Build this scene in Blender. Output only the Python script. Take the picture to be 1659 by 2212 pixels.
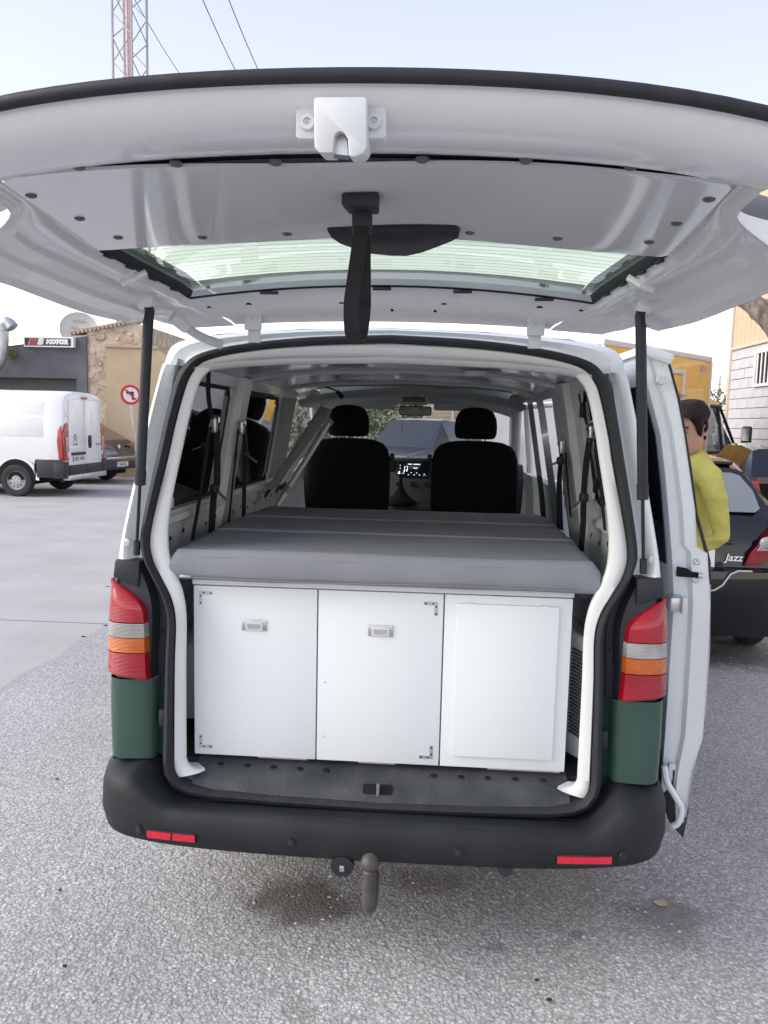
import bpy, bmesh, math, random
from mathutils import Vector, Matrix, noise as mnoise
R = math.radians
random.seed(7)
for o in list(bpy.data.objects): bpy.data.objects.remove(o, do_unlink=True)
scene = bpy.context.scene
COL = scene.collection

# ------------------------------------------------------------------ camera
CAM = Vector((.149, -2.37, 1.72)); YAW, PIT, ROL, FPX = R(3.6), R(6.6), R(1.3), 1660.0
def cam_axes():
    cy, sy, cp, sp = math.cos(YAW), math.sin(YAW), math.cos(PIT), math.sin(PIT)
    f = Vector((-sy*cp, cy*cp, -sp)); r = Vector((cy, sy, 0)); u = r.cross(f)
    c, s = math.cos(ROL), math.sin(ROL)
    return c*r+s*u, -s*r+c*u, f
CR, CU, CF = cam_axes()
cd = bpy.data.cameras.new('camera'); cam = bpy.data.objects.new('camera', cd); COL.objects.link(cam)
m3 = Matrix((CR, CU, -CF)).transposed()
cam.matrix_world = Matrix.Translation(CAM) @ m3.to_4x4()
cd.sensor_fit = 'HORIZONTAL'; cd.sensor_width = 36.0; cd.lens = 36.0*FPX/1659.0
cd.clip_start = .02; cd.clip_end = 2000
scene.camera = cam
# photo pixels (1659 wide reading) -> directions / points on known planes
def ray(px, py): return CF + CR*((px-829.5)/FPX) - CU*((py-1106)/FPX)
def onp(px, py, ax, v):
    d = ray(px, py); return CAM + d*((v-CAM[ax])/d[ax])
def PX(px, py, v): return onp(px, py, 0, v)
def PY(px, py, v): return onp(px, py, 1, v)
def PZ(px, py, v): return onp(px, py, 2, v)
def PD(px, py, dist): d = ray(px, py); return CAM + d*dist

# ------------------------------------------------------------------ sky, sun, exposure
SUN_EL, SUN_AZ = R(32), R(-106)          # azimuth measured from +Y towards +X
world = bpy.data.worlds.new('World'); scene.world = world; world.use_nodes = True
nt = world.node_tree; nt.nodes.clear()
out = nt.nodes.new('ShaderNodeOutputWorld'); bg = nt.nodes.new('ShaderNodeBackground')
sky = nt.nodes.new('ShaderNodeTexSky'); sky.sky_type = 'NISHITA'; sky.sun_disc = False
sky.sun_elevation = SUN_EL; sky.sun_rotation = SUN_AZ
sky.dust_density = 5.0; sky.air_density = 1.0; sky.ozone_density = 1.6
mx = nt.nodes.new('ShaderNodeMix'); mx.data_type = 'RGBA'; mx.inputs[0].default_value = .62
# thin bright haze: warm cream at the horizon all round, lavender blue overhead
wtc = nt.nodes.new('ShaderNodeTexCoord'); wsp = nt.nodes.new('ShaderNodeSeparateXYZ'); wrp = nt.nodes.new('ShaderNodeValToRGB')
nt.links.new(wtc.outputs['Generated'], wsp.inputs[0]); nt.links.new(wsp.outputs[2], wrp.inputs[0])
el = wrp.color_ramp.elements; el[0].position = 0; el[0].color = (1.30, 1.19, .98, 1); el[1].position = 1; el[1].color = (.26, .27, .42, 1)
for p_, c_ in ((.14, (1.08, 1.03, .95)), (.34, (.465, .475, .56)), (.6, (.33, .35, .47))):
    e_ = wrp.color_ramp.elements.new(p_); e_.color = (*c_, 1)
wsc = nt.nodes.new('ShaderNodeVectorMath'); wsc.operation = 'SCALE'; wsc.inputs['Scale'].default_value = 9.6
nt.links.new(wrp.outputs[0], wsc.inputs[0]); nt.links.new(wsc.outputs[0], mx.inputs[7])
nt.links.new(sky.outputs[0], mx.inputs[6]); nt.links.new(mx.outputs[2], bg.inputs[0])
bg.inputs[1].default_value = .10
nt.links.new(bg.outputs[0], out.inputs[0])
sd = bpy.data.lights.new('sun', 'SUN'); sd.energy = .85; sd.angle = R(48); sd.color = (.98, .99, .97)
sun = bpy.data.objects.new('sun', sd); COL.objects.link(sun)
sdir = Vector((math.sin(SUN_AZ)*math.cos(SUN_EL), math.cos(SUN_AZ)*math.cos(SUN_EL), math.sin(SUN_EL)))
sun.rotation_euler = (-sdir).to_track_quat('-Z', 'Y').to_euler(); sun.location = sdir*40
vs = scene.view_settings; vs.view_transform = 'Standard'; vs.look = 'None'; vs.exposure = 1.42; vs.gamma = 1.0
vs.use_curve_mapping = False
scene.render.engine = 'CYCLES'; scene.cycles.max_bounces = 10; scene.cycles.transparent_max_bounces = 16
scene.cycles.glossy_bounces = 5; scene.cycles.diffuse_bounces = 6

# ------------------------------------------------------------------ materials
def mat(name, col, rough=.5, metal=0, var=.06, scale=6, coat=0, bump=0, bscale=80, spec=.5, col2=None, trans=0, ior=1.45, detail=4, dirt=0):
    m = bpy.data.materials.new(name); m.use_nodes = True; n = m.node_tree.nodes; l = m.node_tree.links
    b = n['Principled BSDF']; b.inputs['Roughness'].default_value = rough; b.inputs['Metallic'].default_value = metal
    b.inputs['Coat Weight'].default_value = coat; b.inputs['Coat Roughness'].default_value = .06
    b.inputs['Specular IOR Level'].default_value = spec; b.inputs['Transmission Weight'].default_value = trans; b.inputs['IOR'].default_value = ior
    tc = n.new('ShaderNodeTexCoord'); nz = n.new('ShaderNodeTexNoise'); nz.inputs['Scale'].default_value = scale; nz.inputs['Detail'].default_value = detail
    l.new(tc.outputs['Object'], nz.inputs['Vector'])
    rp = n.new('ShaderNodeValToRGB'); c = Vector(col)
    a2 = Vector(col2) if col2 else c*(1+var)
    a1 = c if col2 else c*(1-var)
    rp.color_ramp.elements[0].position = .32; rp.color_ramp.elements[1].position = .68
    rp.color_ramp.elements[0].color = (*a1, 1); rp.color_ramp.elements[1].color = (*a2, 1)
    l.new(nz.outputs[0], rp.inputs[0]); l.new(rp.outputs[0], b.inputs['Base Color'])
    rr = n.new('ShaderNodeMapRange'); rr.inputs[3].default_value = max(0, rough-.07); rr.inputs[4].default_value = min(1, rough+.09)
    n2 = n.new('ShaderNodeTexNoise'); n2.inputs['Scale'].default_value = scale*2.7; n2.inputs['Detail'].default_value = 5
    l.new(tc.outputs['Object'], n2.inputs['Vector']); l.new(n2.outputs[0], rr.inputs[0]); l.new(rr.outputs[0], b.inputs['Roughness'])
    if bump:
        bp = n.new('ShaderNodeBump'); bp.inputs['Strength'].default_value = bump; bp.inputs['Distance'].default_value = .01
        n3 = n.new('ShaderNodeTexNoise'); n3.inputs['Scale'].default_value = bscale; n3.inputs['Detail'].default_value = 3
        l.new(tc.outputs['Object'], n3.inputs['Vector']); l.new(n3.outputs[0], bp.inputs['Height']); l.new(bp.outputs[0], b.inputs['Normal'])
    return m
def glass(name, tint, refl=.08, rough=.0, top=.85):
    m = bpy.data.materials.new(name); m.use_nodes = True; n = m.node_tree.nodes; l = m.node_tree.links; n.clear()
    o = n.new('ShaderNodeOutputMaterial'); t = n.new('ShaderNodeBsdfTransparent'); t.inputs[0].default_value = (*tint, 1)
    g = n.new('ShaderNodeBsdfGlossy'); g.inputs[1].default_value = rough; g.inputs[0].default_value = (1, 1, 1, 1)
    fr = n.new('ShaderNodeLayerWeight'); fr.inputs[0].default_value = .12
    mr = n.new('ShaderNodeMapRange'); mr.inputs[3].default_value = refl; mr.inputs[4].default_value = top
    mxs = n.new('ShaderNodeMixShader'); l.new(fr.outputs['Fresnel'], mr.inputs[0]); l.new(mr.outputs[0], mxs.inputs[0])
    l.new(t.outputs[0], mxs.inputs[1]); l.new(g.outputs[0], mxs.inputs[2]); l.new(mxs.outputs[0], o.inputs[0])
    return m
def ribbed(m, scale, strength=.35, axis=2, dist=.004):
    n = m.node_tree.nodes; l = m.node_tree.links; b = n['Principled BSDF']
    tc = n.new('ShaderNodeTexCoord'); w = n.new('ShaderNodeTexWave'); w.bands_direction = 'XYZ'[axis]; w.inputs['Scale'].default_value = scale
    w.inputs['Distortion'].default_value = .15; l.new(tc.outputs['Object'], w.inputs['Vector'])
    bp = n.new('ShaderNodeBump'); bp.inputs['Strength'].default_value = strength; bp.inputs['Distance'].default_value = dist
    l.new(w.outputs[1], bp.inputs['Height']); l.new(bp.outputs[0], b.inputs['Normal']); return m
MT = {}
MT['paint'] = mat('van_white_paint', (.71, .75, .77), .32, var=.025, coat=.6, scale=3)
MT['paint_in'] = mat('van_inner_paint', (.67, .69, .695), .36, var=.04, coat=.3, scale=4)
MT['gate_in'] = mat('tailgate_inner_paint', (.70, .71, .73), .28, var=.03, coat=.5, scale=3)
MT['gate_panel'] = mat('tailgate_panel_gloss', (.66, .67, .69), .09, var=.03, coat=.7, scale=2, bump=.02, bscale=5)
MT['green'] = mat('green_paint', (.028, .068, .054), .36, var=.06, coat=.35, scale=5)
MT['black'] = mat('black_plastic', (.022, .025, .032), .52, var=.15, scale=14, bump=.12, bscale=420)
MT['bumper'] = mat('bumper_plastic', (.010, .012, .015), .54, var=.22, scale=5, bump=.16, bscale=520, col2=(.021, .024, .028), spec=.35, detail=12)
MT['rubber'] = mat('rubber_seal', (.018, .020, .024), .62, var=.2, scale=20, bump=.1, bscale=200)
MT['sill'] = mat('sill_rubber', (.030, .034, .040), .60, var=.3, scale=9, bump=.3, bscale=130, col2=(.065, .07, .075))
MT['steel'] = mat('zinc_steel', (.55, .56, .58), .35, 1, var=.1, scale=30)
MT['chrome'] = mat('chrome', (.8, .8, .82), .12, 1, var=.03)
MT['rust'] = mat('worn_tow_ball', (.065, .058, .057), .55, .3, var=.3, scale=25, bump=.2, bscale=120, col2=(.105, .092, .088))
MT['red'] = ribbed(mat('red_lens', (.33, .003, .012), .12, var=.12, scale=12, coat=.9, col2=(.46, .004, .017)), 72, .6)
MT['amber'] = ribbed(mat('amber_lens', (.52, .10, .006), .12, var=.1, scale=12, coat=.8, col2=(.72, .19, .012)), 72, .6)
MT['clear'] = ribbed(mat('clear_lens', (.38, .37, .37), .12, var=.15, scale=14, coat=.9, col2=(.62, .60, .60)), 72, .8)
MT['reflector'] = mat('red_reflector', (.60, .01, .035), .18, var=.12, scale=60, coat=.6)
MT['white_board'] = mat('white_furniture_board', (.74, .785, .80), .38, var=.012, scale=2)
MT['white_edge'] = mat('white_edge_band', (.70, .72, .75), .4, var=.02)
MT['fabric'] = mat('grey_mattress_fabric', (.25, .26, .285), .92, var=.06, scale=3, bump=.25, bscale=900, spec=.2)
MT['seat'] = mat('black_seat_fabric', (.008, .009, .013), .9, var=.2, scale=20, bump=.2, bscale=500, spec=.15)
MT['belt'] = mat('black_webbing', (.010, .011, .014), .75, var=.2, scale=40)
MT['dash'] = mat('dashboard_plastic', (.030, .036, .042), .55, var=.15, scale=20, bump=.1, bscale=400)
MT['screen'] = mat('screen_glass', (.012, .022, .03), .12, var=.1)
MT['headliner'] = mat('headliner_grey', (.42, .44, .43), .85, var=.05, scale=8, bump=.1, bscale=300)
MT['ceiling'] = mat('ceiling_gloss_board', (.55, .56, .55), .20, var=.06, scale=2.2, coat=.4, bump=.06, bscale=3)
MT['alu'] = mat('aluminium_pole', (.62, .63, .64), .4, .6, var=.05)
MT['greyboard'] = mat('grey_laminate', (.30, .295, .30), .5, var=.05)
MT['white_plastic'] = mat('white_plastic', (.62, .64, .65), .42, var=.03, scale=12)
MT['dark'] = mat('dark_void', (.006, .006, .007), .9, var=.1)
MT['glass_gate'] = glass('tailgate_glass', (.58, .68, .58), .02, top=.30)
MT['glass_dark'] = glass('privacy_glass', (.05, .058, .058), .04, top=.4)
MT['glass_clear'] = glass('clear_glass', (.92, .97, .95), .02, top=.3)
MT['glass_car'] = glass('car_glass', (.10, .12, .12), .42)
MT['glass_suv'] = glass('suv_glass', (.12, .16, .16), .14, top=.6)
MT['white_paint2'] = mat('delivery_van_paint', (.76, .78, .79), .30, var=.02, coat=.6)
MT['tyre'] = mat('tyre_rubber', (.030, .031, .033), .8, var=.2, scale=12, bump=.2, bscale=60)
MT['rim'] = mat('steel_wheel', (.42, .43, .45), .4, .5, var=.1)
MT['car_black'] = mat('black_car_paint', (.004, .005, .008), .08, var=.1, coat=.5, spec=.4)
MT['car_dark'] = mat('dark_car_paint', (.030, .032, .040), .18, var=.1, coat=1)
MT['car_green'] = mat('dark_suv_paint', (.012, .016, .016), .3, var=.15, coat=.25, scale=4)
MT['yellow'] = mat('yellow_truck_paint', (.80, .46, .065), .38, var=.04, coat=.3)
MT['plate'] = mat('number_plate', (.78, .79, .80), .35, var=.02)
MT['ink'] = mat('black_print', (.012, .012, .015), .5, var=.05)
MT['blue'] = mat('plate_blue', (.02, .05, .35), .4)
MT['white'] = mat('white_print', (.80, .80, .80), .45, var=.02)
MT['redprint'] = mat('red_print', (.62, .04, .05), .45, var=.05)

# ------------------------------------------------------------------ mesh helpers
class MB:
    def __init__(s): s.v = []; s.f = []
    def add(s, vs, fs):
        k = len(s.v); s.v += [Vector(p) for p in vs]; s.f += [tuple(i+k for i in f) for f in fs]; return s
    def box(s, c, d, rot=None):
        c = Vector(c); h = Vector(d)/2; q = []
        for z in (-1, 1):
            for y in (-1, 1):
                for x in (-1, 1):
                    p = Vector((x*h.x, y*h.y, z*h.z)); q.append(c+(rot @ p if rot else p))
        return s.add(q, [(0, 2, 3, 1), (4, 5, 7, 6), (0, 1, 5, 4), (2, 6, 7, 3), (0, 4, 6, 2), (1, 3, 7, 5)])
    def box2(s, a, b):
        a = Vector(a); b = Vector(b); return s.box((a+b)/2, [abs(b[i]-a[i]) for i in range(3)])
    def grid(s, rows, closed=False, flip=False):
        n = len(rows[0]); q = [p for r_ in rows for p in r_]; fs = []
        for i in range(len(rows)-1):
            for j in range(n if closed else n-1):
                a, b, c, d = i*n+j, i*n+(j+1) % n, (i+1)*n+(j+1) % n, (i+1)*n+j
                fs.append((a, d, c, b) if flip else (a, b, c, d))
        return s.add(q, fs)
    def prism(s, poly, d):            # poly: 3D outline, d: extrusion vector
        n = len(poly); d = Vector(d); q = [Vector(p) for p in poly]; q += [p+d for p in q]
        fs = [tuple(range(n))[::-1], tuple(range(n, 2*n))]+[(i, (i+1) % n, n+(i+1) % n, n+i) for i in range(n)]
        return s.add(q, fs)
    def tube(s, path, r, n=10, caps=True, flat=None):
        path = [Vector(p) for p in path]; rs = r if isinstance(r, (list, tuple)) else [r]*len(path)
        rings = []; prev = None
        for i, p in enumerate(path):
            t = (path[min(i+1, len(path)-1)]-path[max(i-1, 0)]).normalized()
            a = prev if prev else (Vector((0, 0, 1)) if abs(t.z) < .9 else Vector((1, 0, 0)))
            u = (a-t*a.dot(t)).normalized(); w = t.cross(u); prev = u
            rings.append([p+(u*math.cos(k*2*math.pi/n)+w*math.sin(k*2*math.pi/n)*(flat or 1))*rs[i] for k in range(n)])
        s.grid(rings, closed=True)
        if caps:
            b = len(s.v)-n*len(path); s.f.append(tuple(b+k for k in range(n))[::-1]); b = len(s.v)-n; s.f.append(tuple(b+k for k in range(n)))
        return s
    def lathe(s, prof, n=24, M=None):   # prof (r,z) around local z
        rings = [[Vector((r*math.cos(k*2*math.pi/n), r*math.sin(k*2*math.pi/n), z)) for k in range(n)] for r, z in prof]
        if M: rings = [[M @ p for p in r_] for r_ in rings]
        return s.grid(rings, closed=True)
    def strap(s, path, width, th, side):
        side = Vector(side).normalized(); rows = []
        path = [Vector(p) for p in path]
        for i, p in enumerate(path):
            t = (path[min(i+1, len(path)-1)]-path[max(i-1, 0)]).normalized(); nn = t.cross(side).normalized()
            w = width[i] if isinstance(width, (list, tuple)) else width
            rows.append([p-side*w/2-nn*th/2, p+side*w/2-nn*th/2, p+side*w/2+nn*th/2, p-side*w/2+nn*th/2])
        s.grid(rows, closed=True); b = len(s.v)-4*len(path)
        s.f.append((b+3, b+2, b+1, b)); e = len(s.v)-4; s.f.append((e, e+1, e+2, e+3)); return s
    def obj(s, name, m, parent=None, smooth=35, bevel=0, seg=2, sub=0, fix=True):
        me = bpy.data.meshes.new(name); me.from_pydata([tuple(p) for p in s.v], [], s.f); me.update()
        bm = bmesh.new(); bm.from_mesh(me)
        bmesh.ops.remove_doubles(bm, verts=bm.verts, dist=1e-5)
        if fix: bmesh.ops.recalc_face_normals(bm, faces=bm.faces)
        if bevel:
            ed = [e for e in bm.edges if len(e.link_faces) == 2 and e.calc_face_angle(0) > R(28)]
            bmesh.ops.bevel(bm, geom=ed, offset=bevel, segments=seg, profile=.5, affect='EDGES', clamp_overlap=True)
        bm.to_mesh(me); bm.free()
        if smooth:
            me.shade_smooth(); me.set_sharp_from_angle(angle=R(smooth))
        if isinstance(m, str): m = MT[m]
        me.materials.append(m)
        o = bpy.data.objects.new(name, me); COL.objects.link(o)
        if parent: attach(o, parent)
        if sub:
            md = o.modifiers.new('sub', 'SUBSURF'); md.levels = sub; md.render_levels = sub
        return o
LOCAL = set()
WM = {}
def wmat(o):
    if o.name not in WM: WM[o.name] = (wmat(o.parent) if o.parent and o.name not in LOCAL else Matrix.Identity(4)) @ Matrix.LocRotScale(o.location, o.rotation_euler, o.scale)
    return WM[o.name]
def attach(o, p, local=None):
    """parent o to p; meshes of LOCAL roots are written in the root's own axes, all others in world axes"""
    o.parent = p
    root = p
    while root.parent: root = root.parent
    if root.name in LOCAL: return
    o.matrix_parent_inverse = Matrix.Translation(-root.location) if p is root else Matrix.Identity(4)
def empty(name, loc=(0, 0, 0), rz=0, label=None, cat=None, group=None, local=False):
    o = bpy.data.objects.new(name, None); COL.objects.link(o); o.location = loc; o.rotation_euler = (0, 0, rz); o.empty_display_size = .2
    if local: LOCAL.add(o.name)
    if label: tag(o, label, cat, group)
    return o
def tag(o, label=None, cat=None, group=None, kind=None):
    if label: o['label'] = label
    if cat: o['category'] = cat
    if group: o['group'] = group
    if kind: o['kind'] = kind
    return o
def text(body, size, M, m, parent, name='lettering', depth=.002, bold=0, sx=1, shear=0, align='CENTER'):
    cu = bpy.data.curves.new(name, 'FONT'); cu.body = body; cu.size = size; cu.extrude = depth; cu.offset = bold
    cu.align_x = align; cu.align_y = 'CENTER'; cu.shear = shear; cu.resolution_u = 3
    t = bpy.data.objects.new(name+'_tmp', cu); COL.objects.link(t)
    bpy.context.view_layer.update()
    me = bpy.data.meshes.new_from_object(t.evaluated_get(bpy.context.evaluated_depsgraph_get()))
    bpy.data.objects.remove(t, do_unlink=True)
    me.transform(M @ Matrix.Diagonal((sx, 1, 1, 1))); me.materials.clear(); me.materials.append(MT[m] if isinstance(m, str) else m)
    o = bpy.data.objects.new(name, me); COL.objects.link(o)
    if parent: attach(o, parent)
    return o
def facing(loc, right, up):   # matrix whose x axis = right, y axis = up
    x = Vector(right).normalized(); y = Vector(up).normalized(); z = x.cross(y)
    return Matrix.Translation(loc) @ Matrix((x, y, z)).transposed().to_4x4()
def lerp(a, b, t): return a+(b-a)*t
def interp(tab, z):
    if z <= tab[0][0]: return tab[0][1]
    for (a, b), (c, d) in zip(tab, tab[1:]):
        if z <= c: return lerp(b, d, (z-a)/(c-a))
    return tab[-1][1]
def smooth_poly(pts, n):           # Catmull-Rom resample of a polyline of tuples
    pts = [Vector(p) for p in pts]; out_ = []
    for i in range(len(pts)-1):
        p0, p1, p2, p3 = pts[max(i-1, 0)], pts[i], pts[i+1], pts[min(i+2, len(pts)-1)]
        for k in range(n):
            t = k/n; out_.append(.5*((2*p1)+(p2-p0)*t+(2*p0-5*p1+4*p2-p3)*t*t+(3*p1-p0-3*p2+p3)*t**3))
    out_.append(pts[-1]); return out_
def rrect(w, h, r, n=4):
    q = []
    for cx, cy, a in ((w/2-r, h/2-r, 0), (-w/2+r, h/2-r, 90), (-w/2+r, -h/2+r, 180), (w/2-r, -h/2+r, 270)):
        for k in range(n+1):
            t = R(a+90*k/n); q.append((cx+r*math.cos(t), cy+r*math.sin(t)))
    return q
# ------------------------------------------------------------------ ground
def asphalt():
    m = bpy.data.materials.new('chip_asphalt'); m.use_nodes = True; n = m.node_tree.nodes; l = m.node_tree.links; b = n['Principled BSDF']
    tc = n.new('ShaderNodeTexCoord')
    vo = n.new('ShaderNodeTexVoronoi'); vo.inputs['Scale'].default_value = 88
    v2 = n.new('ShaderNodeTexVoronoi'); v2.inputs['Scale'].default_value = 190
    wob = n.new('ShaderNodeTexNoise'); wob.inputs['Scale'].default_value = 40
    ad = n.new('ShaderNodeVectorMath'); ad.operation = 'MULTIPLY_ADD'; ad.inputs[1].default_value = (.012, .012, .0)
    l.new(tc.outputs['Object'], wob.inputs['Vector']); l.new(wob.outputs['Color'], ad.inputs[0]); l.new(tc.outputs['Object'], ad.inputs[2])
    l.new(ad.outputs[0], vo.inputs['Vector']); l.new(ad.outputs[0], v2.inputs['Vector'])
    sep = n.new('ShaderNodeSeparateColor'); l.new(vo.outputs['Color'], sep.inputs[0])
    cr = n.new('ShaderNodeValToRGB'); e = cr.color_ramp.elements
    e[0].position = 0; e[0].color = (.42, .412, .404, 1); e[1].position = 1; e[1].color = (.65, .645, .64, 1)
    k = cr.color_ramp.elements.new(.55); k.color = (.49, .482, .474, 1); k = cr.color_ramp.elements.new(.86); k.color = (.545, .537, .53, 1)
    l.new(sep.outputs[0], cr.inputs[0])
    dr = n.new('ShaderNodeMapRange'); dr.inputs[1].default_value = .28; dr.inputs[2].default_value = .62; dr.inputs[3].default_value = 1; dr.inputs[4].default_value = .66
    l.new(vo.outputs['Distance'], dr.inputs[0])
    sep2 = n.new('ShaderNodeSeparateColor'); l.new(v2.outputs['Color'], sep2.inputs[0])
    fr = n.new('ShaderNodeMapRange'); fr.inputs[3].default_value = .82; fr.inputs[4].default_value = 1.17; l.new(sep2.outputs[1], fr.inputs[0])
    mu = n.new('ShaderNodeMath'); mu.operation = 'MULTIPLY'; l.new(dr.outputs[0], mu.inputs[0]); l.new(fr.outputs[0], mu.inputs[1])
    big = n.new('ShaderNodeTexNoise'); big.inputs['Scale'].default_value = .9; big.inputs['Detail'].default_value = 6; l.new(tc.outputs['Object'], big.inputs['Vector'])
    br = n.new('ShaderNodeMapRange'); br.inputs[1].default_value = .3; br.inputs[2].default_value = .7; br.inputs[3].default_value = .86; br.inputs[4].default_value = 1.12; l.new(big.outputs[0], br.inputs[0])
    mu2 = n.new('ShaderNodeMath'); mu2.operation = 'MULTIPLY'; l.new(mu.outputs[0], mu2.inputs[0]); l.new(br.outputs[0], mu2.inputs[1])
    mc = n.new('ShaderNodeVectorMath'); mc.operation = 'SCALE'; l.new(cr.outputs[0], mc.inputs[0]); l.new(mu2.outputs[0], mc.inputs['Scale'])
    cur = mc.outputs[0]
    # oil and dirt stains with own shapes, and a dark patch under the hatchback
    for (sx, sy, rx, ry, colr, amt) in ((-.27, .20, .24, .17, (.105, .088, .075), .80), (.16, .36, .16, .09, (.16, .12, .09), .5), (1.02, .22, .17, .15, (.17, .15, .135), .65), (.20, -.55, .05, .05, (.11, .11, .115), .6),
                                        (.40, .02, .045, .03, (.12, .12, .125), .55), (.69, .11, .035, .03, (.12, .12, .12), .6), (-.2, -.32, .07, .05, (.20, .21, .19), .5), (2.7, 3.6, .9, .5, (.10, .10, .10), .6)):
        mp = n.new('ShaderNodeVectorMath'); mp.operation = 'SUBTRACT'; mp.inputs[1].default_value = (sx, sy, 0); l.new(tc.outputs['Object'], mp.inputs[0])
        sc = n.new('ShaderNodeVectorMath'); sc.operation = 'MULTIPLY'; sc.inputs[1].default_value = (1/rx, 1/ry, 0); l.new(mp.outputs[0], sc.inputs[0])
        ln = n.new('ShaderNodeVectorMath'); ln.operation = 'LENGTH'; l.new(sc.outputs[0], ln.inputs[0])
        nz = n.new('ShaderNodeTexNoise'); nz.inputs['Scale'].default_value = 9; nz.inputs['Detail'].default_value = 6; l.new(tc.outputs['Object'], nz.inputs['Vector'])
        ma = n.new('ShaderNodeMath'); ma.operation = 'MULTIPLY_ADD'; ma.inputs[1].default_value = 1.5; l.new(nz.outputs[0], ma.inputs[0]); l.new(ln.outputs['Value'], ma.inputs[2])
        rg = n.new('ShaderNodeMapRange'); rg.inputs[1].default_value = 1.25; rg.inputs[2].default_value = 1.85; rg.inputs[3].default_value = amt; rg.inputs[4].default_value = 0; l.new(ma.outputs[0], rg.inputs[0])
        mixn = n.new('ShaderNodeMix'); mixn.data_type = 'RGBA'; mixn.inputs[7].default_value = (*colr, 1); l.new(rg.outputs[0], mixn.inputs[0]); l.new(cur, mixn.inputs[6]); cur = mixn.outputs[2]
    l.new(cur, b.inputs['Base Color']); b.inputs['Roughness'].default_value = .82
    hb = n.new('ShaderNodeMath'); hb.operation = 'MULTIPLY_ADD'; hb.inputs[1].default_value = -.8; l.new(vo.outputs['Distance'], hb.inputs[0]); l.new(sep.outputs[1], hb.inputs[2])
    bp = n.new('ShaderNodeBump'); bp.inputs['Strength'].default_value = .6; bp.inputs['Distance'].default_value = .007; l.new(hb.outputs[0], bp.inputs['Height']); l.new(bp.outputs[0], b.inputs['Normal'])
    return m
MT['asphalt'] = asphalt()
gm = MB(); gm.add([(-300, -120, 0), (300, -120, 0), (300, 400, 0), (-300, 400, 0)], [(0, 1, 2, 3)])
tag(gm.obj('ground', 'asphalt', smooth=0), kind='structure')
MT['concrete'] = mat('worn_concrete', (.375, .364, .35), .85, scale=1.3, bump=.4, bscale=55, col2=(.445, .434, .42), detail=9)
ap = empty('concrete_apron', (-6, 8, 0)); tag(ap, kind='structure')
ys = [-3.5, 3.72, 9.9, 16.9]
xs_ = [-2.46, -8.2, -14.5]
for i in range(3):
    for j in range(2):
        y0, y1, x1, x0 = ys[i]+.006, ys[i+1]-.006, xs_[j]-.006, xs_[j+1]+.006
        rows = []
        N = 60 if j == 0 else 4
        for k in range(N+1):
            y = lerp(y0, y1, k/N); xe = x1
            if j == 0: xe += .05*mnoise.noise(Vector((0, y*2.3, 1)))+.025*mnoise.noise(Vector((3, y*9, 1)))
            dz = .018*math.sin(0) 
            rows.append([Vector((x0, y, -.004)), Vector((x0, y, .006)), Vector((xe-.06, y, .006)), Vector((xe, y, -.002))])
        MB().grid(rows).obj('slab', 'concrete', ap, smooth=0)
# loose stones
random.seed(3)
gb = MB()
def pebble(x, y, r, h):
    a = random.random()*6.28; q = []
    for k in range(6):
        t = a+k*math.pi/3; rr = r*random.uniform(.7, 1.15); q.append((x+rr*math.cos(t)*1.2, y+rr*math.sin(t), .001))
    q.append((x+random.uniform(-.3, .3)*r, y+random.uniform(-.3, .3)*r, h))
    gb.add(q, [(k, (k+1) % 6, 6) for k in range(6)])
for _ in range(5200):
    x = random.uniform(-3.2, 3.6); y = random.uniform(-1.6, 4.0)**1.0
    if x < -2.5: continue
    pebble(x, y, random.uniform(.003, .0085)*(1.6 if random.random() < .05 else 1), random.uniform(.0025, .006))
MT['stone'] = mat('pale_stone_chip', (.30, .30, .31), .8, scale=45, col2=(.58, .58, .59), detail=1)
tag(gb.obj('loose_gravel', 'stone', smooth=0), 'pale loose stone chips scattered over the asphalt', 'gravel', kind='stuff')
MT['leafdry'] = mat('dry_leaf', (.36, .30, .22), .8, col2=(.5, .44, .35), scale=20); MT['twig'] = mat('dark_litter', (.03, .028, .026), .8)
def litter(px, py, r, m, name, label, cat, grp, n=7):
    c = PZ(px, py, .004); b = MB(); q = []; a0 = random.random()*6
    for k in range(n):
        t = a0+k*2*math.pi/n; rr = r*random.uniform(.55, 1.1); q.append((c.x+rr*1.5*math.cos(t), c.y+rr*math.sin(t), .005+random.uniform(0, .004)))
    b.prism(q, (0, 0, .004)); tag(b.obj(name, m, smooth=0), label, cat, grp)
litter(1430, 1952, .020, 'leafdry', 'dry_leaf', 'pale dry leaf lying behind the bumper corner', 'leaf', None)
for p in ((1186, 2163), (1160, 2120), (1040, 2247)): litter(*p, .006, 'twig', 'dark_debris', 'small dark scrap of litter on the asphalt behind the tow ball', 'litter', 'dark scraps on the near asphalt')
for p in ((124, 1685), (130, 1925), (140, 2090)): litter(*p, .006, 'twig', 'dark_debris', 'small dark scrap of litter on the asphalt beside the van', 'litter', 'dark scraps on the side asphalt')
for p in ((180, 1376), (228, 1352), (232, 1268)): litter(*p, .012, 'twig', 'dark_debris', 'small dark scrap of litter on the concrete slab', 'litter', 'dark scraps on the concrete')

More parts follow.
